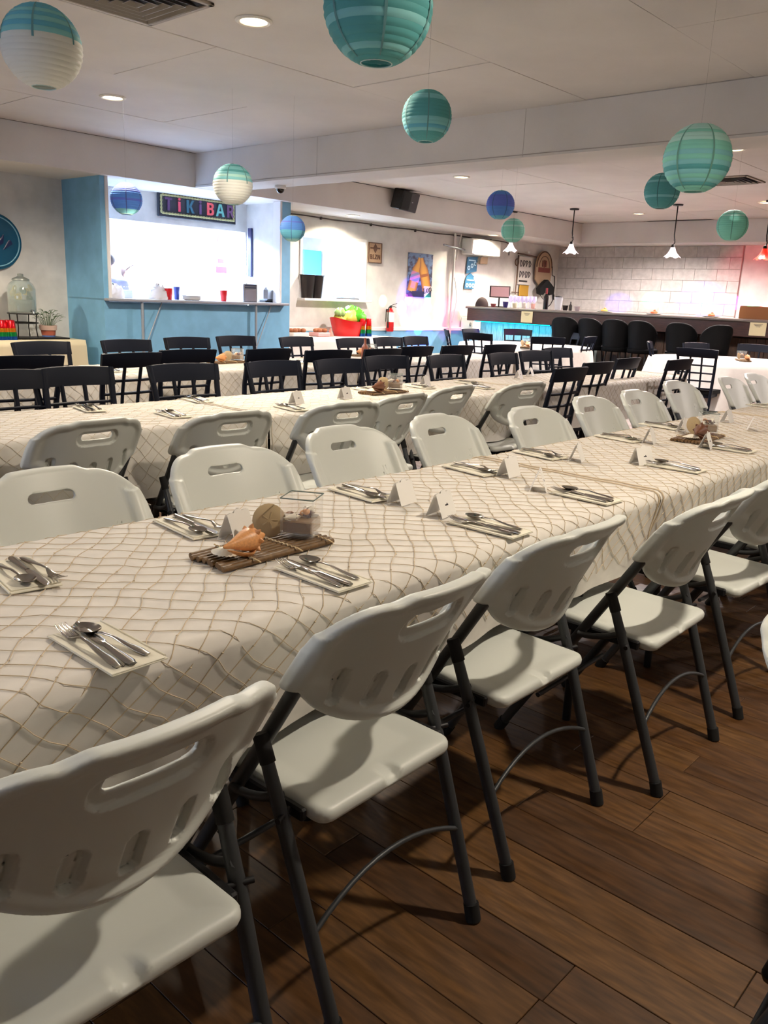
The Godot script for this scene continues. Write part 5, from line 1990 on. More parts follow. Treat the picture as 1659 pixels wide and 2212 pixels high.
func counter_things() -> void:
	var top := 1.2
	for d in [[365, 651, "red plastic party cup on the counter beside crumpled white bags"], [483, 652, "red plastic party cup on the counter near the napkin dispenser"]]:
		var p := px_h(d[0], d[1], top)
		p = px_v(d[0], d[1], 8.55)
		single("party_cup", d[2], "cup", cup(0.13, 0.048), M["red plastic"], Vector3(p.x, top, p.z))
	var q := px_v(536, 650, 8.6)
	var t := thing("napkin_dispenser", "brushed steel napkin dispenser with a dark slotted top on the counter", "dispenser", Vector3(q.x, top, q.z), -0.2)
	part(t, "case", bx(Vector3(0, 0.11, 0), Vector3(0.2, 0.22, 0.13), 0.008), M["steel brushed"])
	part(t, "face_plate", bx(Vector3(0, 0.08, 0.066), Vector3(0.15, 0.14, 0.006), 0.002), mat("plate grey", Color(0.55, 0.53, 0.55), 0.4, 0.5))
	for k in 2:
		part(t, "slot", bx(Vector3(0, 0.175 + 0.026 * k, 0.066), Vector3(0.155, 0.016, 0.006), 0.001), mat("slot blue", Color(0.12, 0.16, 0.25), 0.5))
	q = px_v(578, 652, 8.72)
	t = thing("bread_toaster", "rounded steel toaster on the counter by the blue end post", "toaster", Vector3(q.x, top, q.z))
	part(t, "body", bx(Vector3(0, 0.1, 0), Vector3(0.24, 0.19, 0.2), 0.04), M["steel brushed"])
	part(t, "foot", bx(Vector3(0, 0.005, 0), Vector3(0.2, 0.01, 0.16), 0.002), M["rubber"])
	q = px_v(414, 652, 8.6)
	t = thing("plate_stack", "stack of white paper plates on the serving counter", "plates", Vector3(q.x, top, q.z))
	for k in 8:
		var m := MB.new()
		m.lathe([Vector2(0, 0.002), Vector2(0.075, 0.002), Vector2(0.115, 0.014), Vector2(0.117, 0.012), Vector2(0.078, 0.0), Vector2(0, 0.0)], 24, Vector3(rng.randf_range(-0.004, 0.004), k * 0.006, rng.randf_range(-0.004, 0.004)))
		part(t, "paper_plate", m, M["paper white"])
	for d in [[343, 651, 0.14, 2], [243, 648, 0.13, 3]]:
		q = px_v(d[0], d[1], 8.62)
		var m := MB.new()
		var rows := []
		for j in 9:
			var line := []
			for i in 20:
				var th := PI * 0.5 * j / 8.0
				var an := TAU * i / 20
				var r: float = d[2] * (1.0 + 0.3 * wave.get_noise_3d(cos(an) * 2 + d[3] * 9, sin(an) * 2, j * 0.5))
				line.append(Vector3(cos(an) * sin(th) * r, cos(th) * r * 1.1 * (1.0 + 0.3 * wave.get_noise_2d(i, j)), sin(an) * sin(th) * r * 0.7))
			rows.append(line)
		m.grid(rows, true, true)
		single("plastic_bag", ["", "", "crumpled white plastic bag on the counter beside a red cup", "crumpled white plastic bag at the counter end before the cook"][d[3]], "bag", m, mat("bag white", Color(0.8, 0.8, 0.82), 0.4), Vector3(q.x, top, q.z))
	q = px_v(382, 651, 8.7)
	single("blue_cup", "dark blue cup behind the red cup on the serving counter", "cup", cup(0.15, 0.04), mat("cup blue", Color(0.1, 0.17, 0.45), 0.4), Vector3(q.x, top, q.z))
	q = px_v(272, 648, 8.75)
	single("food_carton", "small pale carton on the serving counter", "carton", bx(Vector3(0, 0.045, 0), Vector3(0.12, 0.09, 0.1), 0.004), mat("carton pale", Color(0.75, 0.8, 0.86), 0.6), Vector3(q.x, top, q.z))
	# hatch: two dark buckets, a tray of knives
	for d in [[664, 638, "dark metal bucket on the hatch sill, by the blue kitchen box"], [683, 640, "dark metal bucket on the hatch sill, beside the tray"]]:
		q = px_v(d[0], d[1], 9.24)
		t = thing("metal_bucket", d[2], "bucket", Vector3(q.x, 1.27, q.z))
		part(t, "body", cup(0.32, 0.115), mat("bucket dark", Color(0.2, 0.18, 0.18), 0.35, 0.6))
		part(t, "rim", ringflat(0.118, 0.32), M["iron black"])
	q = px_v(743, 641, 9.25)
	t = thing("steel_tray", "thin steel tray with knives lying on the hatch sill", "tray", Vector3(q.x, 1.27, q.z))
	part(t, "tray", bx(Vector3(0, 0.012, 0), Vector3(0.5, 0.02, 0.18), 0.006), M["steel brushed"])
	for k in 3:
		part(t, "knife", bx(Vector3(-0.12 + 0.1 * k, 0.028, 0.02 * k), Vector3(0.24, 0.008, 0.02), 0.002), M["iron black"])
	# kitchen furniture seen through the openings
	t = thing("kitchen_cabinet", "blue kitchen cabinet seen through the serving hatch", "cabinet", at(11.25, 12.0, 0))
	part(t, "body", bx(Vector3(-0.35, 1.05, 0), Vector3(0.45, 2.1, 0.5), 0.01), mat("cabinet blue", Color(0.25, 0.55, 0.75), 0.5))
	part(t, "door", bx(Vector3(-0.58, 1.05, 0), Vector3(0.02, 1.9, 0.44), 0.005), mat("cabinet blue", Color(0.25, 0.55, 0.75), 0.5))
	part(t, "handle", tb([Vector3(-0.6, 1.0, 0.15), Vector3(-0.6, 1.2, 0.15)], 0.008, 6), M["steel brushed"])
	t = thing("prep_table", "steel kitchen prep table behind the pass-through", "table", at(5.3, 11.4, 0))
	part(t, "top", bx(Vector3(0, 0.9, 0), Vector3(2.2, 0.04, 0.7), 0.006), M["steel brushed"])
	for sx in [-1, 1]:
		for sz in [-1, 1]:
			part(t, "leg", tb([Vector3(sx, 0, sz * 0.3), Vector3(sx, 0.89, sz * 0.3)], 0.02, 8), M["steel brushed"])


func ringflat(r: float, h: float) -> MB:
	var p := []
	for i in 25:
		p.append(Vector3(cos(TAU * i / 24) * r, h, sin(TAU * i / 24) * r))
	return tb(p, 0.006, 6)


# ---------------------------------------------------------------- on the bar
func bottle(h: float, r: float) -> MB:
	return lt([Vector2(0, 0), Vector2(r, 0.0), Vector2(r, h * 0.55), Vector2(r * 0.85, h * 0.62), Vector2(r * 0.38, h * 0.72), Vector2(r * 0.34, h * 0.95), Vector2(r * 0.4, h * 0.95), Vector2(r * 0.4, h), Vector2(0, h)], 16)


func on_bar(x: float, u := 12.3) -> Vector3:
	var p := px_u(x, 655, u)
	return Vector3(u, 1.235, p.z)


func bar_things() -> void:
	var q := on_bar(1041, 12.12)
	var t := thing("baseball_cap", "dark brown cap with a red patch resting on the bar end", "cap", q, 0.7)
	var rows := []
	for j in 8:
		var line := []
		for i in 24:
			var th := PI * 0.5 * j / 7.0
			var an := TAU * i / 24
			line.append(Vector3(cos(an) * sin(th) * 0.1, cos(th) * 0.16 + 0.0, sin(an) * sin(th) * 0.115))
		rows.append(line)
	var m := MB.new()
	m.grid(rows, true, true)
	part(t, "crown", m, mat("cap brown", Color(0.2, 0.14, 0.13), 0.8))
	part(t, "brim", bx(Vector3(-0.02, 0.008, 0.16), Vector3(0.17, 0.01, 0.12), 0.004), mat("cap brown", Color(0.2, 0.14, 0.13), 0.8))
	part(t, "patch", bx(Vector3(0.085, 0.08, 0.03), Vector3(0.02, 0.08, 0.08), 0.008), M["red plastic"])
	# till screen
	q = on_bar(1078, 12.4)
	t = thing("till_screen", "small till screen on a stand at the bar end", "screen", q, -0.75)
	part(t, "case", bx(Vector3(0, 0.26, 0), Vector3(0.36, 0.2, 0.03), 0.006), mat("screen case", Color(0.12, 0.09, 0.09), 0.5))
	part(t, "display", bx(Vector3(0, 0.26, 0.016), Vector3(0.32, 0.165, 0.004), 0.001), mat("screen face", Color(0.62, 0.5, 0.5), 0.25))
	part(t, "stem", tb([Vector3(0, 0.0, -0.02), Vector3(0, 0.2, -0.02)], 0.014, 8), M["iron black"])
	part(t, "foot", bx(Vector3(0, 0.008, -0.02), Vector3(0.18, 0.016, 0.14), 0.004), M["iron black"])
	# upturned glasses
	var proto: Node3D = null
	var glass: StandardMaterial3D = pane("bar glass", Color(0.86, 0.84, 0.96), 0.35)
	for k in 14:
		var x := 1103.0 + 8.5 * (k % 7)
		var p := on_bar(x, 12.36 + 0.12 * (k / 7))
		if proto == null:
			proto = thing("wine_glass", "clear wine glass standing in the row of glasses on the bar", "glass", p, 0, "row of glasses on the bar")
			part(proto, "bowl", lt([Vector2(0.008, 0.09), Vector2(0.034, 0.115), Vector2(0.042, 0.15), Vector2(0.034, 0.2), Vector2(0.032, 0.2), Vector2(0.039, 0.15), Vector2(0.0, 0.1)], 16), glass)
			part(proto, "stem", lt([Vector2(0.033, 0), Vector2(0.033, 0.004), Vector2(0.005, 0.01), Vector2(0.004, 0.085), Vector2(0.01, 0.092)], 14), glass)
		else:
			copy(proto, p, k * 0.4)
	for d in [[1092, 0.1, 0.05, Color(0.12, 0.08, 0.35), "purple tumbler before the glasses on the bar"], [1112, 0.08, 0.04, Color(0.75, 0.72, 0.6), "cream tumbler before the glasses on the bar"], [1132, 0.085, 0.04, Color(0.8, 0.78, 0.74), "white tumbler before the glasses on the bar"], [1152, 0.085, 0.038, Color(0.85, 0.66, 0.62), "pink tumbler before the glasses on the bar"], [1066, 0.06, 0.05, Color(0.45, 0.2, 0.22), "dark red bowl near the till screen"]]:
		single("bar_tumbler", d[4], "cup", cup(d[1], d[2]), mat("tumbler " + (d[3] as Color).to_html(), d[3], 0.4), on_bar(d[0], 12.14))
	t = thing("wine_bottle", "dark wine bottle with a red neck standing on the bar", "bottle", on_bar(1179, 12.3))
	part(t, "glass", bottle(0.34, 0.042), mat("bottle dark", Color(0.05, 0.02, 0.025), 0.15))
	part(t, "foil_neck", lt([Vector2(0.0175, 0.25), Vector2(0.0175, 0.342), Vector2(0, 0.342)], 12), mat("foil red", Color(0.45, 0.08, 0.1), 0.4))
	t = thing("blender_jar", "clear lidded jar of a blender on the bar", "jar", on_bar(1206, 12.3))
	part(t, "jar", cup(0.2, 0.075), pane("jar clear", Color(0.8, 0.82, 0.85), 0.3))
	part(t, "lid", lt([Vector2(0, 0.225), Vector2(0.05, 0.22), Vector2(0.06, 0.2), Vector2(0, 0.2)], 16), M["rubber"])
	for d in [[1222, 0.08, 0.05, Color(0.08, 0.08, 0.09), "squat black pot on the bar"], [1233, 0.14, 0.026, Color(0.12, 0.09, 0.08), "small dark sauce bottle on the bar"], [1248, 0.07, 0.05, Color(0.7, 0.66, 0.68), "pale bowl on the bar past the sauce bottle"]]:
		single("bar_pot", d[4], "pot", bottle(d[1], d[2]) if d[2] < 0.03 else cup(d[1], d[2]), mat("pot " + (d[3] as Color).to_html(), d[3], 0.35), on_bar(d[0], 12.25))
	for d in [[1307, "plate with a small yellow cake on the bar", Color(0.85, 0.62, 0.3)], [1415, "plate with an orange snack on the bar", Color(0.75, 0.36, 0.2)], [1540, "plate with a brown roll on the bar", Color(0.6, 0.36, 0.18)]]:
		t = thing("snack_plate", d[1], "plate", on_bar(d[0], 12.2))
		part(t, "plate", lt([Vector2(0, 0.004), Vector2(0.08, 0.004), Vector2(0.13, 0.016), Vector2(0.13, 0.012), Vector2(0.08, 0), Vector2(0, 0)], 24), M["paper white"])
		m = MB.new()
		m.ball(Vector3(0, 0.028, 0), Vector3(0.06, 0.028, 0.05), 12, 7)
		m.ball(Vector3(0.0, 0.055, 0.01), Vector3(0.022, 0.018, 0.022), 8, 5)
		part(t, "snack", m, mat("snack " + (d[2] as Color).to_html(), d[2], 0.7))
	q = on_bar(1640, 12.35)
	t = thing("cardboard_box", "closed brown cardboard box on the bar", "box", q, 0.1)
	part(t, "carton", bx(Vector3(0, 0.085, 0), Vector3(0.3, 0.17, 0.42), 0.004), mat("cardboard", Color(0.62, 0.42, 0.26), 0.8))
	part(t, "flap", bx(Vector3(0, 0.172, -0.1), Vector3(0.3, 0.004, 0.2), 0.001), mat("cardboard", Color(0.62, 0.42, 0.26), 0.8))
	part(t, "tape", bx(Vector3(0, 0.175, 0), Vector3(0.3, 0.002, 0.05)), mat("tape tan", Color(0.72, 0.56, 0.38), 0.3))
	# notices on the bar front
	for d in [[1137, 684, "cream paper notice taped to the bar front above the teal glow"], [1636, 710, "cream paper notice taped to the bar front below the cardboard box"]]:
		var p := px_u(d[0], d[1], 12.0)
		t = thing("paper_notice", d[2], "notice", p)
		part(t, "sheet", bx(Vector3(0.015, 0, 0), Vector3(0.003, 0.19, 0.22)), mat("paper ivory", Color(0.9, 0.85, 0.68), 0.8))
		m = MB.new()
		for k in 3:
			m.box(Vector3(0.012, 0.055 - 0.016 * k, 0.0), Vector3(0.003, 0.006, 0.12 - 0.03 * k))
		part(t, "printed_line", m, mat("print grey", Color(0.35, 0.33, 0.3), 0.8))


# ---------------------------------------------------------------- on the buffet tables
func rainbow_cup(where: Vector3, label: String, h := 0.2, r := 0.05) -> void:
	var t := thing("foil_cup", label, "cup", where, rng.randf() * 3, "shiny rainbow cups")
	var cols := [Color(0.1, 0.3, 0.6), Color(0.1, 0.55, 0.25), Color(0.85, 0.5, 0.1), Color(0.85, 0.08, 0.12)]
	for k in 4:
		var h0: float = h * [0.0, 0.18, 0.4, 0.6][k]
		var h1: float = h * [0.18, 0.4, 0.6, 1.0][k]
		var r0 := r * (1.0 - 0.3 * h0 / h)
		var r1 := r * (1.0 - 0.3 * h1 / h)
		var prof := [Vector2(r0, h0), Vector2(r1, h1)]
		if k == 3:
			prof = [Vector2(r0, h0), Vector2(r1, h1 - 0.005), Vector2(r1 * 0.9, h1), Vector2(0, h1)]
		part(t, "colour_band", lt(prof, 20), mat("foil %d" % k, cols[k], 0.25, 0.7))


func buffet_things() -> void:
	# left table: dispenser on a wire stand, cups, potted plant
	var top := TOP + 0.006
	var q := px_h(50, 727, top)
	var b := Vector3(q.x, top, q.z)
	b = at(4.12, 8.98, top)
	b.x = px_v(50, 690, 8.98).x
	var t := thing("serving_tray", "flat dark tray under the drink dispenser", "tray", b + Vector3(0.12, 0, 0.02))
	part(t, "tray", bx(Vector3(0, 0.008, 0), Vector3(0.62, 0.016, 0.3), 0.005), M["iron black"])
	b.y += 0.016
	t = thing("dispenser_stand", "black wire stand holding up the drink dispenser", "stand", b)
	for k in 4:
		var an := PI / 4 + k * PI / 2
		part(t, "leg", tb([Vector3(cos(an) * 0.15, 0, sin(an) * 0.13), Vector3(cos(an) * 0.135, 0.1, sin(an) * 0.12), Vector3(cos(an) * 0.15, 0.25, sin(an) * 0.13)], 0.006, 6), M["iron black"])
	for h in [0.15, 0.245]:
		part(t, "hoop", ringflat(0.15, h), M["iron black"])
	b.y += 0.25
	t = thing("drink_dispenser", "glass drink dispenser with lemon slices and a lid", "dispenser", b)
	part(t, "jar", lt([Vector2(0, 0.0), Vector2(0.13, 0.0), Vector2(0.142, 0.02), Vector2(0.142, 0.25), Vector2(0.12, 0.3), Vector2(0.085, 0.33), Vector2(0.085, 0.335), Vector2(0.08, 0.33), Vector2(0.135, 0.25), Vector2(0.135, 0.02), Vector2(0, 0.008)], 28), pane("dispenser glass", Color(0.7, 0.76, 0.74), 0.3))
	part(t, "drink", lt([Vector2(0, 0.012), Vector2(0.13, 0.012), Vector2(0.13, 0.14), Vector2(0, 0.14)], 24), pane("drink grey", Color(0.58, 0.62, 0.58), 0.6))
	part(t, "lid", lt([Vector2(0.09, 0.335), Vector2(0.085, 0.35), Vector2(0.03, 0.375), Vector2(0.03, 0.4), Vector2(0, 0.405)], 20), mat("lid grey", Color(0.5, 0.52, 0.5), 0.4, 0.3))
	for k in 9:
		var m := MB.new()
		m.lathe([Vector2(0, 0.006), Vector2(0.036, 0.006), Vector2(0.04, 0), Vector2(0.036, -0.006), Vector2(0, -0.006)], 16)
		var o := part(t, "lemon_slice", m, mat("lemon", Color(0.8, 0.68, 0.25), 0.5) if k % 3 else mat("lime green", Color(0.2, 0.33, 0.16), 0.6))
		o.position = Vector3(cos(k * 2.4) * 0.085, 0.15 + 0.014 * k, sin(k * 2.4) * 0.085)
		o.rotation = Vector3(1.2, k * 2.4, 0.4 * sin(k * 3.0))
	part(t, "tap", tb([Vector3(0.03, 0.03, 0.14), Vector3(0.03, 0.03, 0.185), Vector3(0.03, 0.0, 0.19)], 0.011, 8), M["steel brushed"])
	for d in [[3, 727, "red topped shiny cup at the end of the drinks table"], [22, 728, "red and green shiny cup beside the drink dispenser"]]:
		var p := px_v(d[0], d[1], 8.82)
		rainbow_cup(Vector3(p.x, top, p.z), d[2], 0.2, 0.075)
	var pp := px_v(105, 722, 8.98)
	t = thing("potted_plant", "small leafy plant in a striped coral pot on the drinks table", "plant", Vector3(pp.x, top, pp.z))
	part(t, "pot", lt([Vector2(0, 0), Vector2(0.065, 0), Vector2(0.078, 0.09), Vector2(0.074, 0.09), Vector2(0, 0.085)], 20), mat("pot coral", Color(0.72, 0.38, 0.28), 0.6))
	part(t, "pot_band", lt([Vector2(0.0665, 0.01), Vector2(0.0705, 0.035)], 20), mat("pot blue", Color(0.35, 0.45, 0.65), 0.6))
	part(t, "pot_rim", lt([Vector2(0.077, 0.088), Vector2(0.09, 0.09), Vector2(0.094, 0.14), Vector2(0.088, 0.14), Vector2(0.07, 0.1)], 20), mat("pot pale", Color(0.8, 0.68, 0.62), 0.6))
	for k in 46:
		var an := k * 2.39996
		var f := sqrt((k + 0.5) / 46.0)
		var m := MB.new()
		var base := Vector3(cos(an) * 0.05 * f, 0.12, sin(an) * 0.05 * f)
		var tip := Vector3(cos(an) * 0.15 * f, 0.17 + 0.12 * (1 - f * f * 0.7) + 0.02 * sin(k * 5.0), sin(an) * 0.15 * f)
		m.loft([base, base.lerp(tip, 0.5) + Vector3(0, 0.015, 0), tip], 0.002, 0.0015, 4)
		m.loft([tip, tip + Vector3(cos(an) * 0.02, 0.012, sin(an) * 0.02), tip + Vector3(cos(an) * 0.045, 0.008, sin(an) * 0.045)], [0.003, 0.014, 0.002], 0.0015, 6)
		part(t, "leaf", m, mat("leaf pale", Color(0.55, 0.62, 0.5), 0.7) if k % 2 else mat("leaf green", Color(0.3, 0.4, 0.25), 0.7))
	# middle table: red basket of wrapped gifts, cups, bread
	var cz := -8.95
	q = px_v(752, 722, 8.95)
	t = thing("gift_basket", "red oval tub filled with green and yellow wrapped sweets", "basket", Vector3(q.x, top, cz))
	var rows := []
	for j in 7:
		var f := j / 6.0
		var line := []
		for i in 40:
			var an := TAU * i / 40
			line.append(Vector3(cos(an) * (0.25 + 0.09 * f), 0.24 * f * (1.0 + 0.12 * f * cos(an * 2)), sin(an) * (0.15 + 0.05 * f)))
		rows.append(line)
	var m2 := MB.new()
	m2.grid(rows, true, true)
	for j in rows.size():
		for i in rows[j].size():
			rows[j][i] = Vector3(rows[j][i].x * 0.975, rows[j][i].y + 0.004, rows[j][i].z * 0.96)
	m2.grid(rows, false, true)
	m2.lathe([Vector2(0, 0.01), Vector2(0.24, 0.01)], 24, Vector3(), 0.6)
	part(t, "tub", m2, M["red plastic"])
	for d in [[-0.17, 0.24, 0.0, 0.12, Color(0.75, 0.78, 0.3)], [-0.2, 0.33, 0.02, 0.09, Color(0.55, 0.68, 0.4)], [0.0, 0.27, 0.03, 0.13, Color(0.85, 0.8, 0.35)], [0.13, 0.3, 0.0, 0.15, Color(0.3, 0.75, 0.12)], [0.2, 0.26, 0.03, 0.11, Color(0.35, 0.8, 0.2)], [0.06, 0.36, -0.03, 0.1, Color(0.4, 0.85, 0.25)]]:
		var m := MB.new()
		var r2 := []
		for j in 9:
			var line := []
			for i in 18:
				var th := PI * j / 8.0
				var an := TAU * i / 18
				var r: float = d[3] * (1.0 + 0.35 * wave.get_noise_3d(cos(an) * 2 + d[0] * 30, sin(an) * 2, th * 2))
				line.append(Vector3(d[0] + cos(an) * sin(th) * r, d[1] + cos(th) * r * 0.8, d[2] + sin(an) * sin(th) * r * 0.8))
			r2.append(line)
		m.grid(r2, true, true)
		part(t, "wrapped_sweet", m, mat("wrap " + (d[4] as Color).to_html(), d[4], 0.35))
	for d in [[782, "shiny rainbow cup beside the red tub"], [796, "shiny rainbow cup at the far side of the red tub"]]:
		var p := px_v(d[0], 722, 8.8)
		rainbow_cup(Vector3(p.x, top, p.z), d[1], 0.26, 0.05)
	for d in [[640, 0.3, "basket of bread rolls on the buffet by the blue box"], [690, 0.24, "pink tray of bread rolls on the buffet near the red tub"]]:
		var p := px_v(d[0], 724, 8.9)
		t = thing("bread_tray", d[2], "tray", Vector3(p.x, top, p.z))
		part(t, "tray", bx(Vector3(0, 0.03, 0), Vector3(d[1], 0.06, 0.22), 0.012), mat("tray pink", Color(0.82, 0.62, 0.62), 0.6) if d[1] < 0.28 else mat("tray white", Color(0.85, 0.82, 0.8), 0.6))
		for k in 5:
			var m := MB.new()
			m.ball(Vector3(-d[1] / 2 + 0.05 + k * (d[1] - 0.1) / 4.0, 0.085, 0.03 * sin(k * 2.0)), Vector3(0.045, 0.032, 0.04), 10, 6)
			part(t, "bread_roll", m, mat("crust", Color(0.6, 0.36, 0.22), 0.7))
	var mp := px_v(714, 724, 8.85)
	single("paper_cone", "folded pink napkin beside the red tub", "napkin", lt([Vector2(0.05, 0), Vector2(0.03, 0.06), Vector2(0.0, 0.13)], 8), mat("napkin pink", Color(0.85, 0.5, 0.45), 0.8), Vector3(mp.x, top, mp.z))
	mp = px_h(664, 757, top)
	var sp := at(5.75, 5.6, top)
	single("sauce_bottle", "small brown bottle on the all-black long table", "bottle", bottle(0.2, 0.032), mat("bottle brown", Color(0.5, 0.27, 0.18), 0.35), Vector3(px_v(788, 760, 5.6).x, top, -5.6))


# ---------------------------------------------------------------- cooks behind the pass-through
func capsule(p: Vector3, a: Vector3, b: Vector3, ra: float, rb: float) -> float:
	var d := b - a
	var f := clampf((p - a).dot(d) / d.length_squared(), 0.0, 1.0)
	return p.distance_to(a + d * f) - lerpf(ra, rb, f)


func body_sdf(p: Vector3) -> float:
	var d := capsule(p, Vector3(0, 1.0, 0), Vector3(0, 1.32, -0.01), 0.145, 0.165)
	d = smin(d, capsule(p, Vector3(0, 0.9, 0), Vector3(0, 1.0, 0), 0.16, 0.15), 0.06)
	d = smin(d, capsule(p, Vector3(0, 1.38, -0.01), Vector3(0, 1.5, 0.01), 0.065, 0.055), 0.05)
	for s in [-1.0, 1.0]:
		d = smin(d, capsule(p, Vector3(s * 0.17, 1.36, 0), Vector3(s * 0.22, 1.1, 0.06), 0.06, 0.045), 0.04)
		d = smin(d, capsule(p, Vector3(s * 0.22, 1.1, 0.06), Vector3(s * 0.1, 0.98, 0.28), 0.043, 0.03), 0.02)
		d = smin(d, capsule(p, Vector3(s * 0.1, 0.98, 0.28), Vector3(s * 0.07, 0.96, 0.35), 0.03, 0.026), 0.02)
		for f in 4:
			d = smin(d, capsule(p, Vector3(s * (0.05 + 0.016 * f), 0.96, 0.35), Vector3(s * (0.045 + 0.018 * f), 0.94, 0.42 - 0.008 * absf(f - 1.5)), 0.011, 0.009), 0.008)
		d = smin(d, capsule(p, Vector3(s * 0.05, 0.965, 0.33), Vector3(s * 0.02, 0.955, 0.375), 0.012, 0.009), 0.008)
		d = smin(d, capsule(p, Vector3(s * 0.09, 0.9, 0), Vector3(s * 0.1, 0.48, 0.01), 0.095, 0.06), 0.05)
		d = smin(d, capsule(p, Vector3(s * 0.1, 0.48, 0.01), Vector3(s * 0.1, 0.08, 0), 0.058, 0.04), 0.03)
		d = smin(d, capsule(p, Vector3(s * 0.1, 0.045, -0.02), Vector3(s * 0.11, 0.035, 0.14), 0.042, 0.032), 0.03)
	# head, nose, chin, ears
	var h := p - Vector3(0, 1.62, 0.03)
	d = smin(d, (Vector3(h.x / 0.078, h.y / 0.115, h.z / 0.1).length() - 1.0) * 0.08, 0.02)
	d = smin(d, capsule(p, Vector3(0, 1.63, 0.125), Vector3(0, 1.595, 0.145), 0.009, 0.014), 0.012)
	d = smin(d, capsule(p, Vector3(-0.02, 1.535, 0.105), Vector3(0.02, 1.535, 0.105), 0.02, 0.02), 0.02)
	for s in [-1.0, 1.0]:
		d = smin(d, capsule(p, Vector3(s * 0.08, 1.64, 0.02), Vector3(s * 0.083, 1.605, 0.022), 0.015, 0.01), 0.008)
		d = maxf(d, -(p.distance_to(Vector3(s * 0.032, 1.632, 0.14)) - 0.018))
	return d


func people() -> void:
	var body := nets(body_sdf, Vector3(-0.34, -0.02, -0.24), Vector3(0.34, 1.78, 0.46), 0.02)
	var bm := body.mesh()
	# [u, v, turn, clothes, skin, hair, label]
	var list := [
		[px_v(234, 600, 9.75).x, 9.75, 2.4, Color(0.42, 0.42, 0.66), "person in a blue striped shirt standing at the pass-through's end", true, 0.0],
		[px_v(276, 600, 10.2).x, 10.2, 0.5, Color(0.88, 0.88, 0.9), "person in a white shirt bending over the kitchen counter", false, -0.12],
	]
	for d in list:
		var t := thing("person", d[4], "person", at(d[0], d[1], 0.0 + d[6]), d[2])
		if d[6] < 0:
			t.position.y = 0.0
			t.scale = Vector3(0.93, 0.93, 0.93)
		part(t, "body", bm, mat("skin tone", Color(0.78, 0.56, 0.47), 0.55))
		var shirt := nets(func(p: Vector3) -> float:
			var q := body_sdf(p) - 0.012
			q = maxf(q, p.y - 1.43)
			q = maxf(q, 0.88 - p.y)
			return maxf(q, p.z - 0.16), Vector3(-0.36, 0.84, -0.26), Vector3(0.36, 1.5, 0.2), 0.02)
		part(t, "shirt", shirt, mat("shirt %d" % int(d[5]), d[3], 0.8))
		if d[5]:
			for k in 6:
				var h := 0.95 + 0.075 * k
				var sm := nets(func(p: Vector3) -> float: return maxf(maxf(body_sdf(p) - 0.0155, absf(p.y - h) - 0.013), p.z - 0.16), Vector3(-0.36, h - 0.04, -0.26), Vector3(0.36, h + 0.04, 0.2), 0.02)
				part(t, "shirt_stripe", sm, mat("stripe pale", Color(0.85, 0.85, 0.9), 0.8))
		var hair := nets(func(p: Vector3) -> float:
			var h := p - Vector3(0, 1.635, 0.018)
			var q := (Vector3(h.x / 0.09, h.y / 0.118, h.z / 0.112).length() - 1.0) * 0.09
			return maxf(q, minf(p.z - 0.07 - (p.y - 1.69) * 0.9, 3.0)), Vector3(-0.12, 1.48, -0.14), Vector3(0.12, 1.8, 0.16), 0.012)
		part(t, "hair", hair, mat("hair brown", Color(0.16, 0.1, 0.09), 0.6))
		var tr := nets(func(p: Vector3) -> float:
			return maxf(maxf(body_sdf(p) - 0.01, p.y - 0.92), 0.07 - p.y), Vector3(-0.26, 0.02, -0.2), Vector3(0.26, 0.96, 0.2), 0.024)
		part(t, "trousers", tr, mat("trousers dark", Color(0.12, 0.13, 0.18), 0.8))


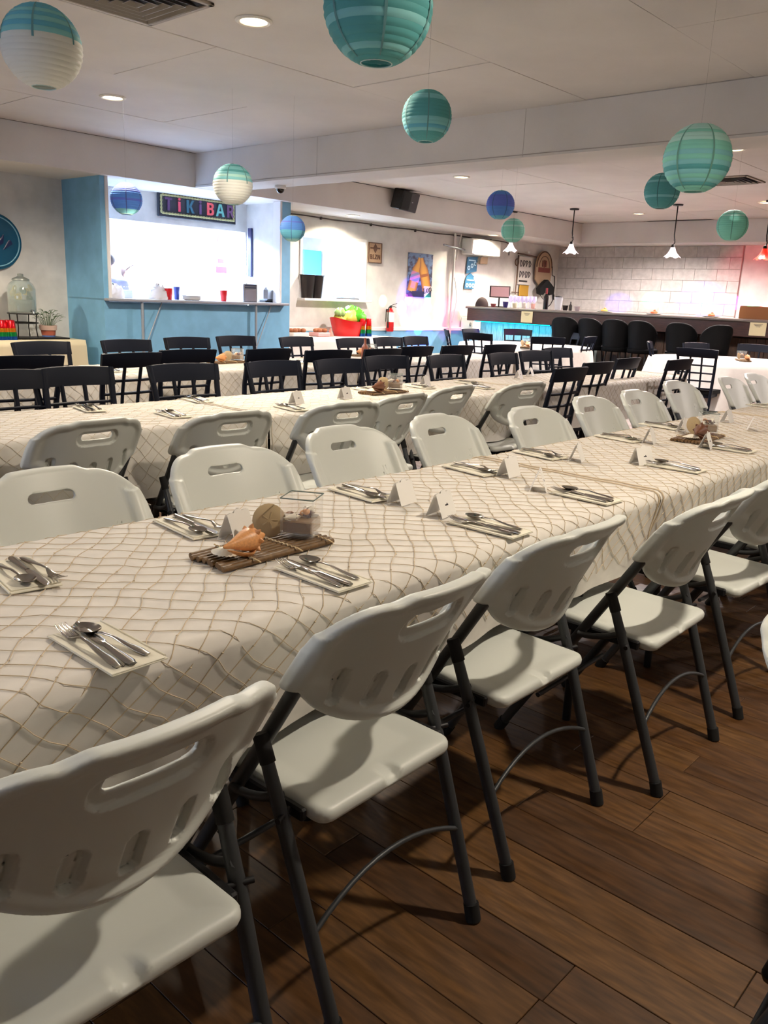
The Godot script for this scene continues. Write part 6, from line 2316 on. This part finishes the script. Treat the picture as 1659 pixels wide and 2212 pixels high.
# ---------------------------------------------------------------- party light that throws coloured spots on the walls
func party_light() -> void:
	var where := at(9.2, 1.35, 1.55)
	var t := thing("party_light", "small disco ball light on a tripod throwing coloured spots", "party light", at(9.2, 1.35, 0))
	part(t, "pole", tb([Vector3(0, 0.3, 0), Vector3(0, 1.45, 0)], 0.014, 8), M["iron black"])
	for k in 3:
		var an := TAU * k / 3
		part(t, "tripod_leg", tb([Vector3(0, 0.45, 0), Vector3(cos(an) * 0.3, 0, sin(an) * 0.3)], 0.01, 8), M["iron black"])
	part(t, "base", lt([Vector2(0, 1.4), Vector2(0.07, 1.4), Vector2(0.07, 1.46), Vector2(0.05, 1.48), Vector2(0, 1.48)], 20), M["iron black"])
	part(t, "lamp_dome", lt([Vector2(0.06, 1.48), Vector2(0.075, 1.53), Vector2(0.07, 1.58), Vector2(0.045, 1.615), Vector2(0, 1.63)], 20), glow("disco dome", Color(0.5, 0.3, 0.9), 1.2))
	var green := Color(0.2, 1.0, 0.55)
	var blue := Color(0.25, 0.15, 1.0)
	var red := Color(1.0, 0.15, 0.3)
	var cyan := Color(0.1, 0.8, 1.0)
	var pink := Color(1.0, 0.2, 0.75)
	# [x, y, wall (0 poster wall, 1 block wall), colour, half angle, energy]
	for d in [[827, 650, 0, green, 0.7, 40], [868, 666, 0, green, 0.8, 60], [924, 645, 0, green, 0.6, 60], [924, 664, 0, green, 0.7, 60], [872, 692, 0, green, 0.7, 60], [883, 646, 0, pink, 0.8, 50], [912, 694, 0, red, 1.0, 40], [902, 709, 0, cyan, 0.8, 60], [893, 650, 0, blue, 3.2, 60], [905, 725, 0, blue, 2.6, 90], [968, 690, 0, pink, 3.0, 25], [1336, 655, 1, blue, 1.4, 60], [1410, 648, 1, green, 1.2, 25], [1461, 669, 1, red, 0.8, 50], [1506, 640, 1, pink, 0.7, 60], [1525, 632, 1, green, 0.7, 60], [1516, 655, 1, blue, 3.0, 60], [1526, 663, 1, cyan, 0.9, 70], [1586, 654, 1, pink, 1.0, 50], [1628, 660, 1, green, 0.8, 60], [1640, 610, 1, red, 6.0, 14]]:
		var target := px_v(d[0], d[1], 9.3) if d[2] == 0 else px_u(d[0], d[1], 15.38)
		var s := SpotLight3D.new()
		s.name = "light"
		s.light_color = d[3]
		s.light_energy = d[5] * (16.0 if d[4] < 1.3 else 2.2)
		s.light_size = 0.012
		s.spot_angle = d[4]
		s.spot_angle_attenuation = 0.5
		s.spot_range = 40
		s.spot_attenuation = 2.0
		s.shadow_enabled = true
		t.add_child(s, true)
		var dir := (target - where).normalized()
		s.position = Vector3(0, 1.55, 0) + dir * 0.09
		s.basis = Basis.looking_at(dir)
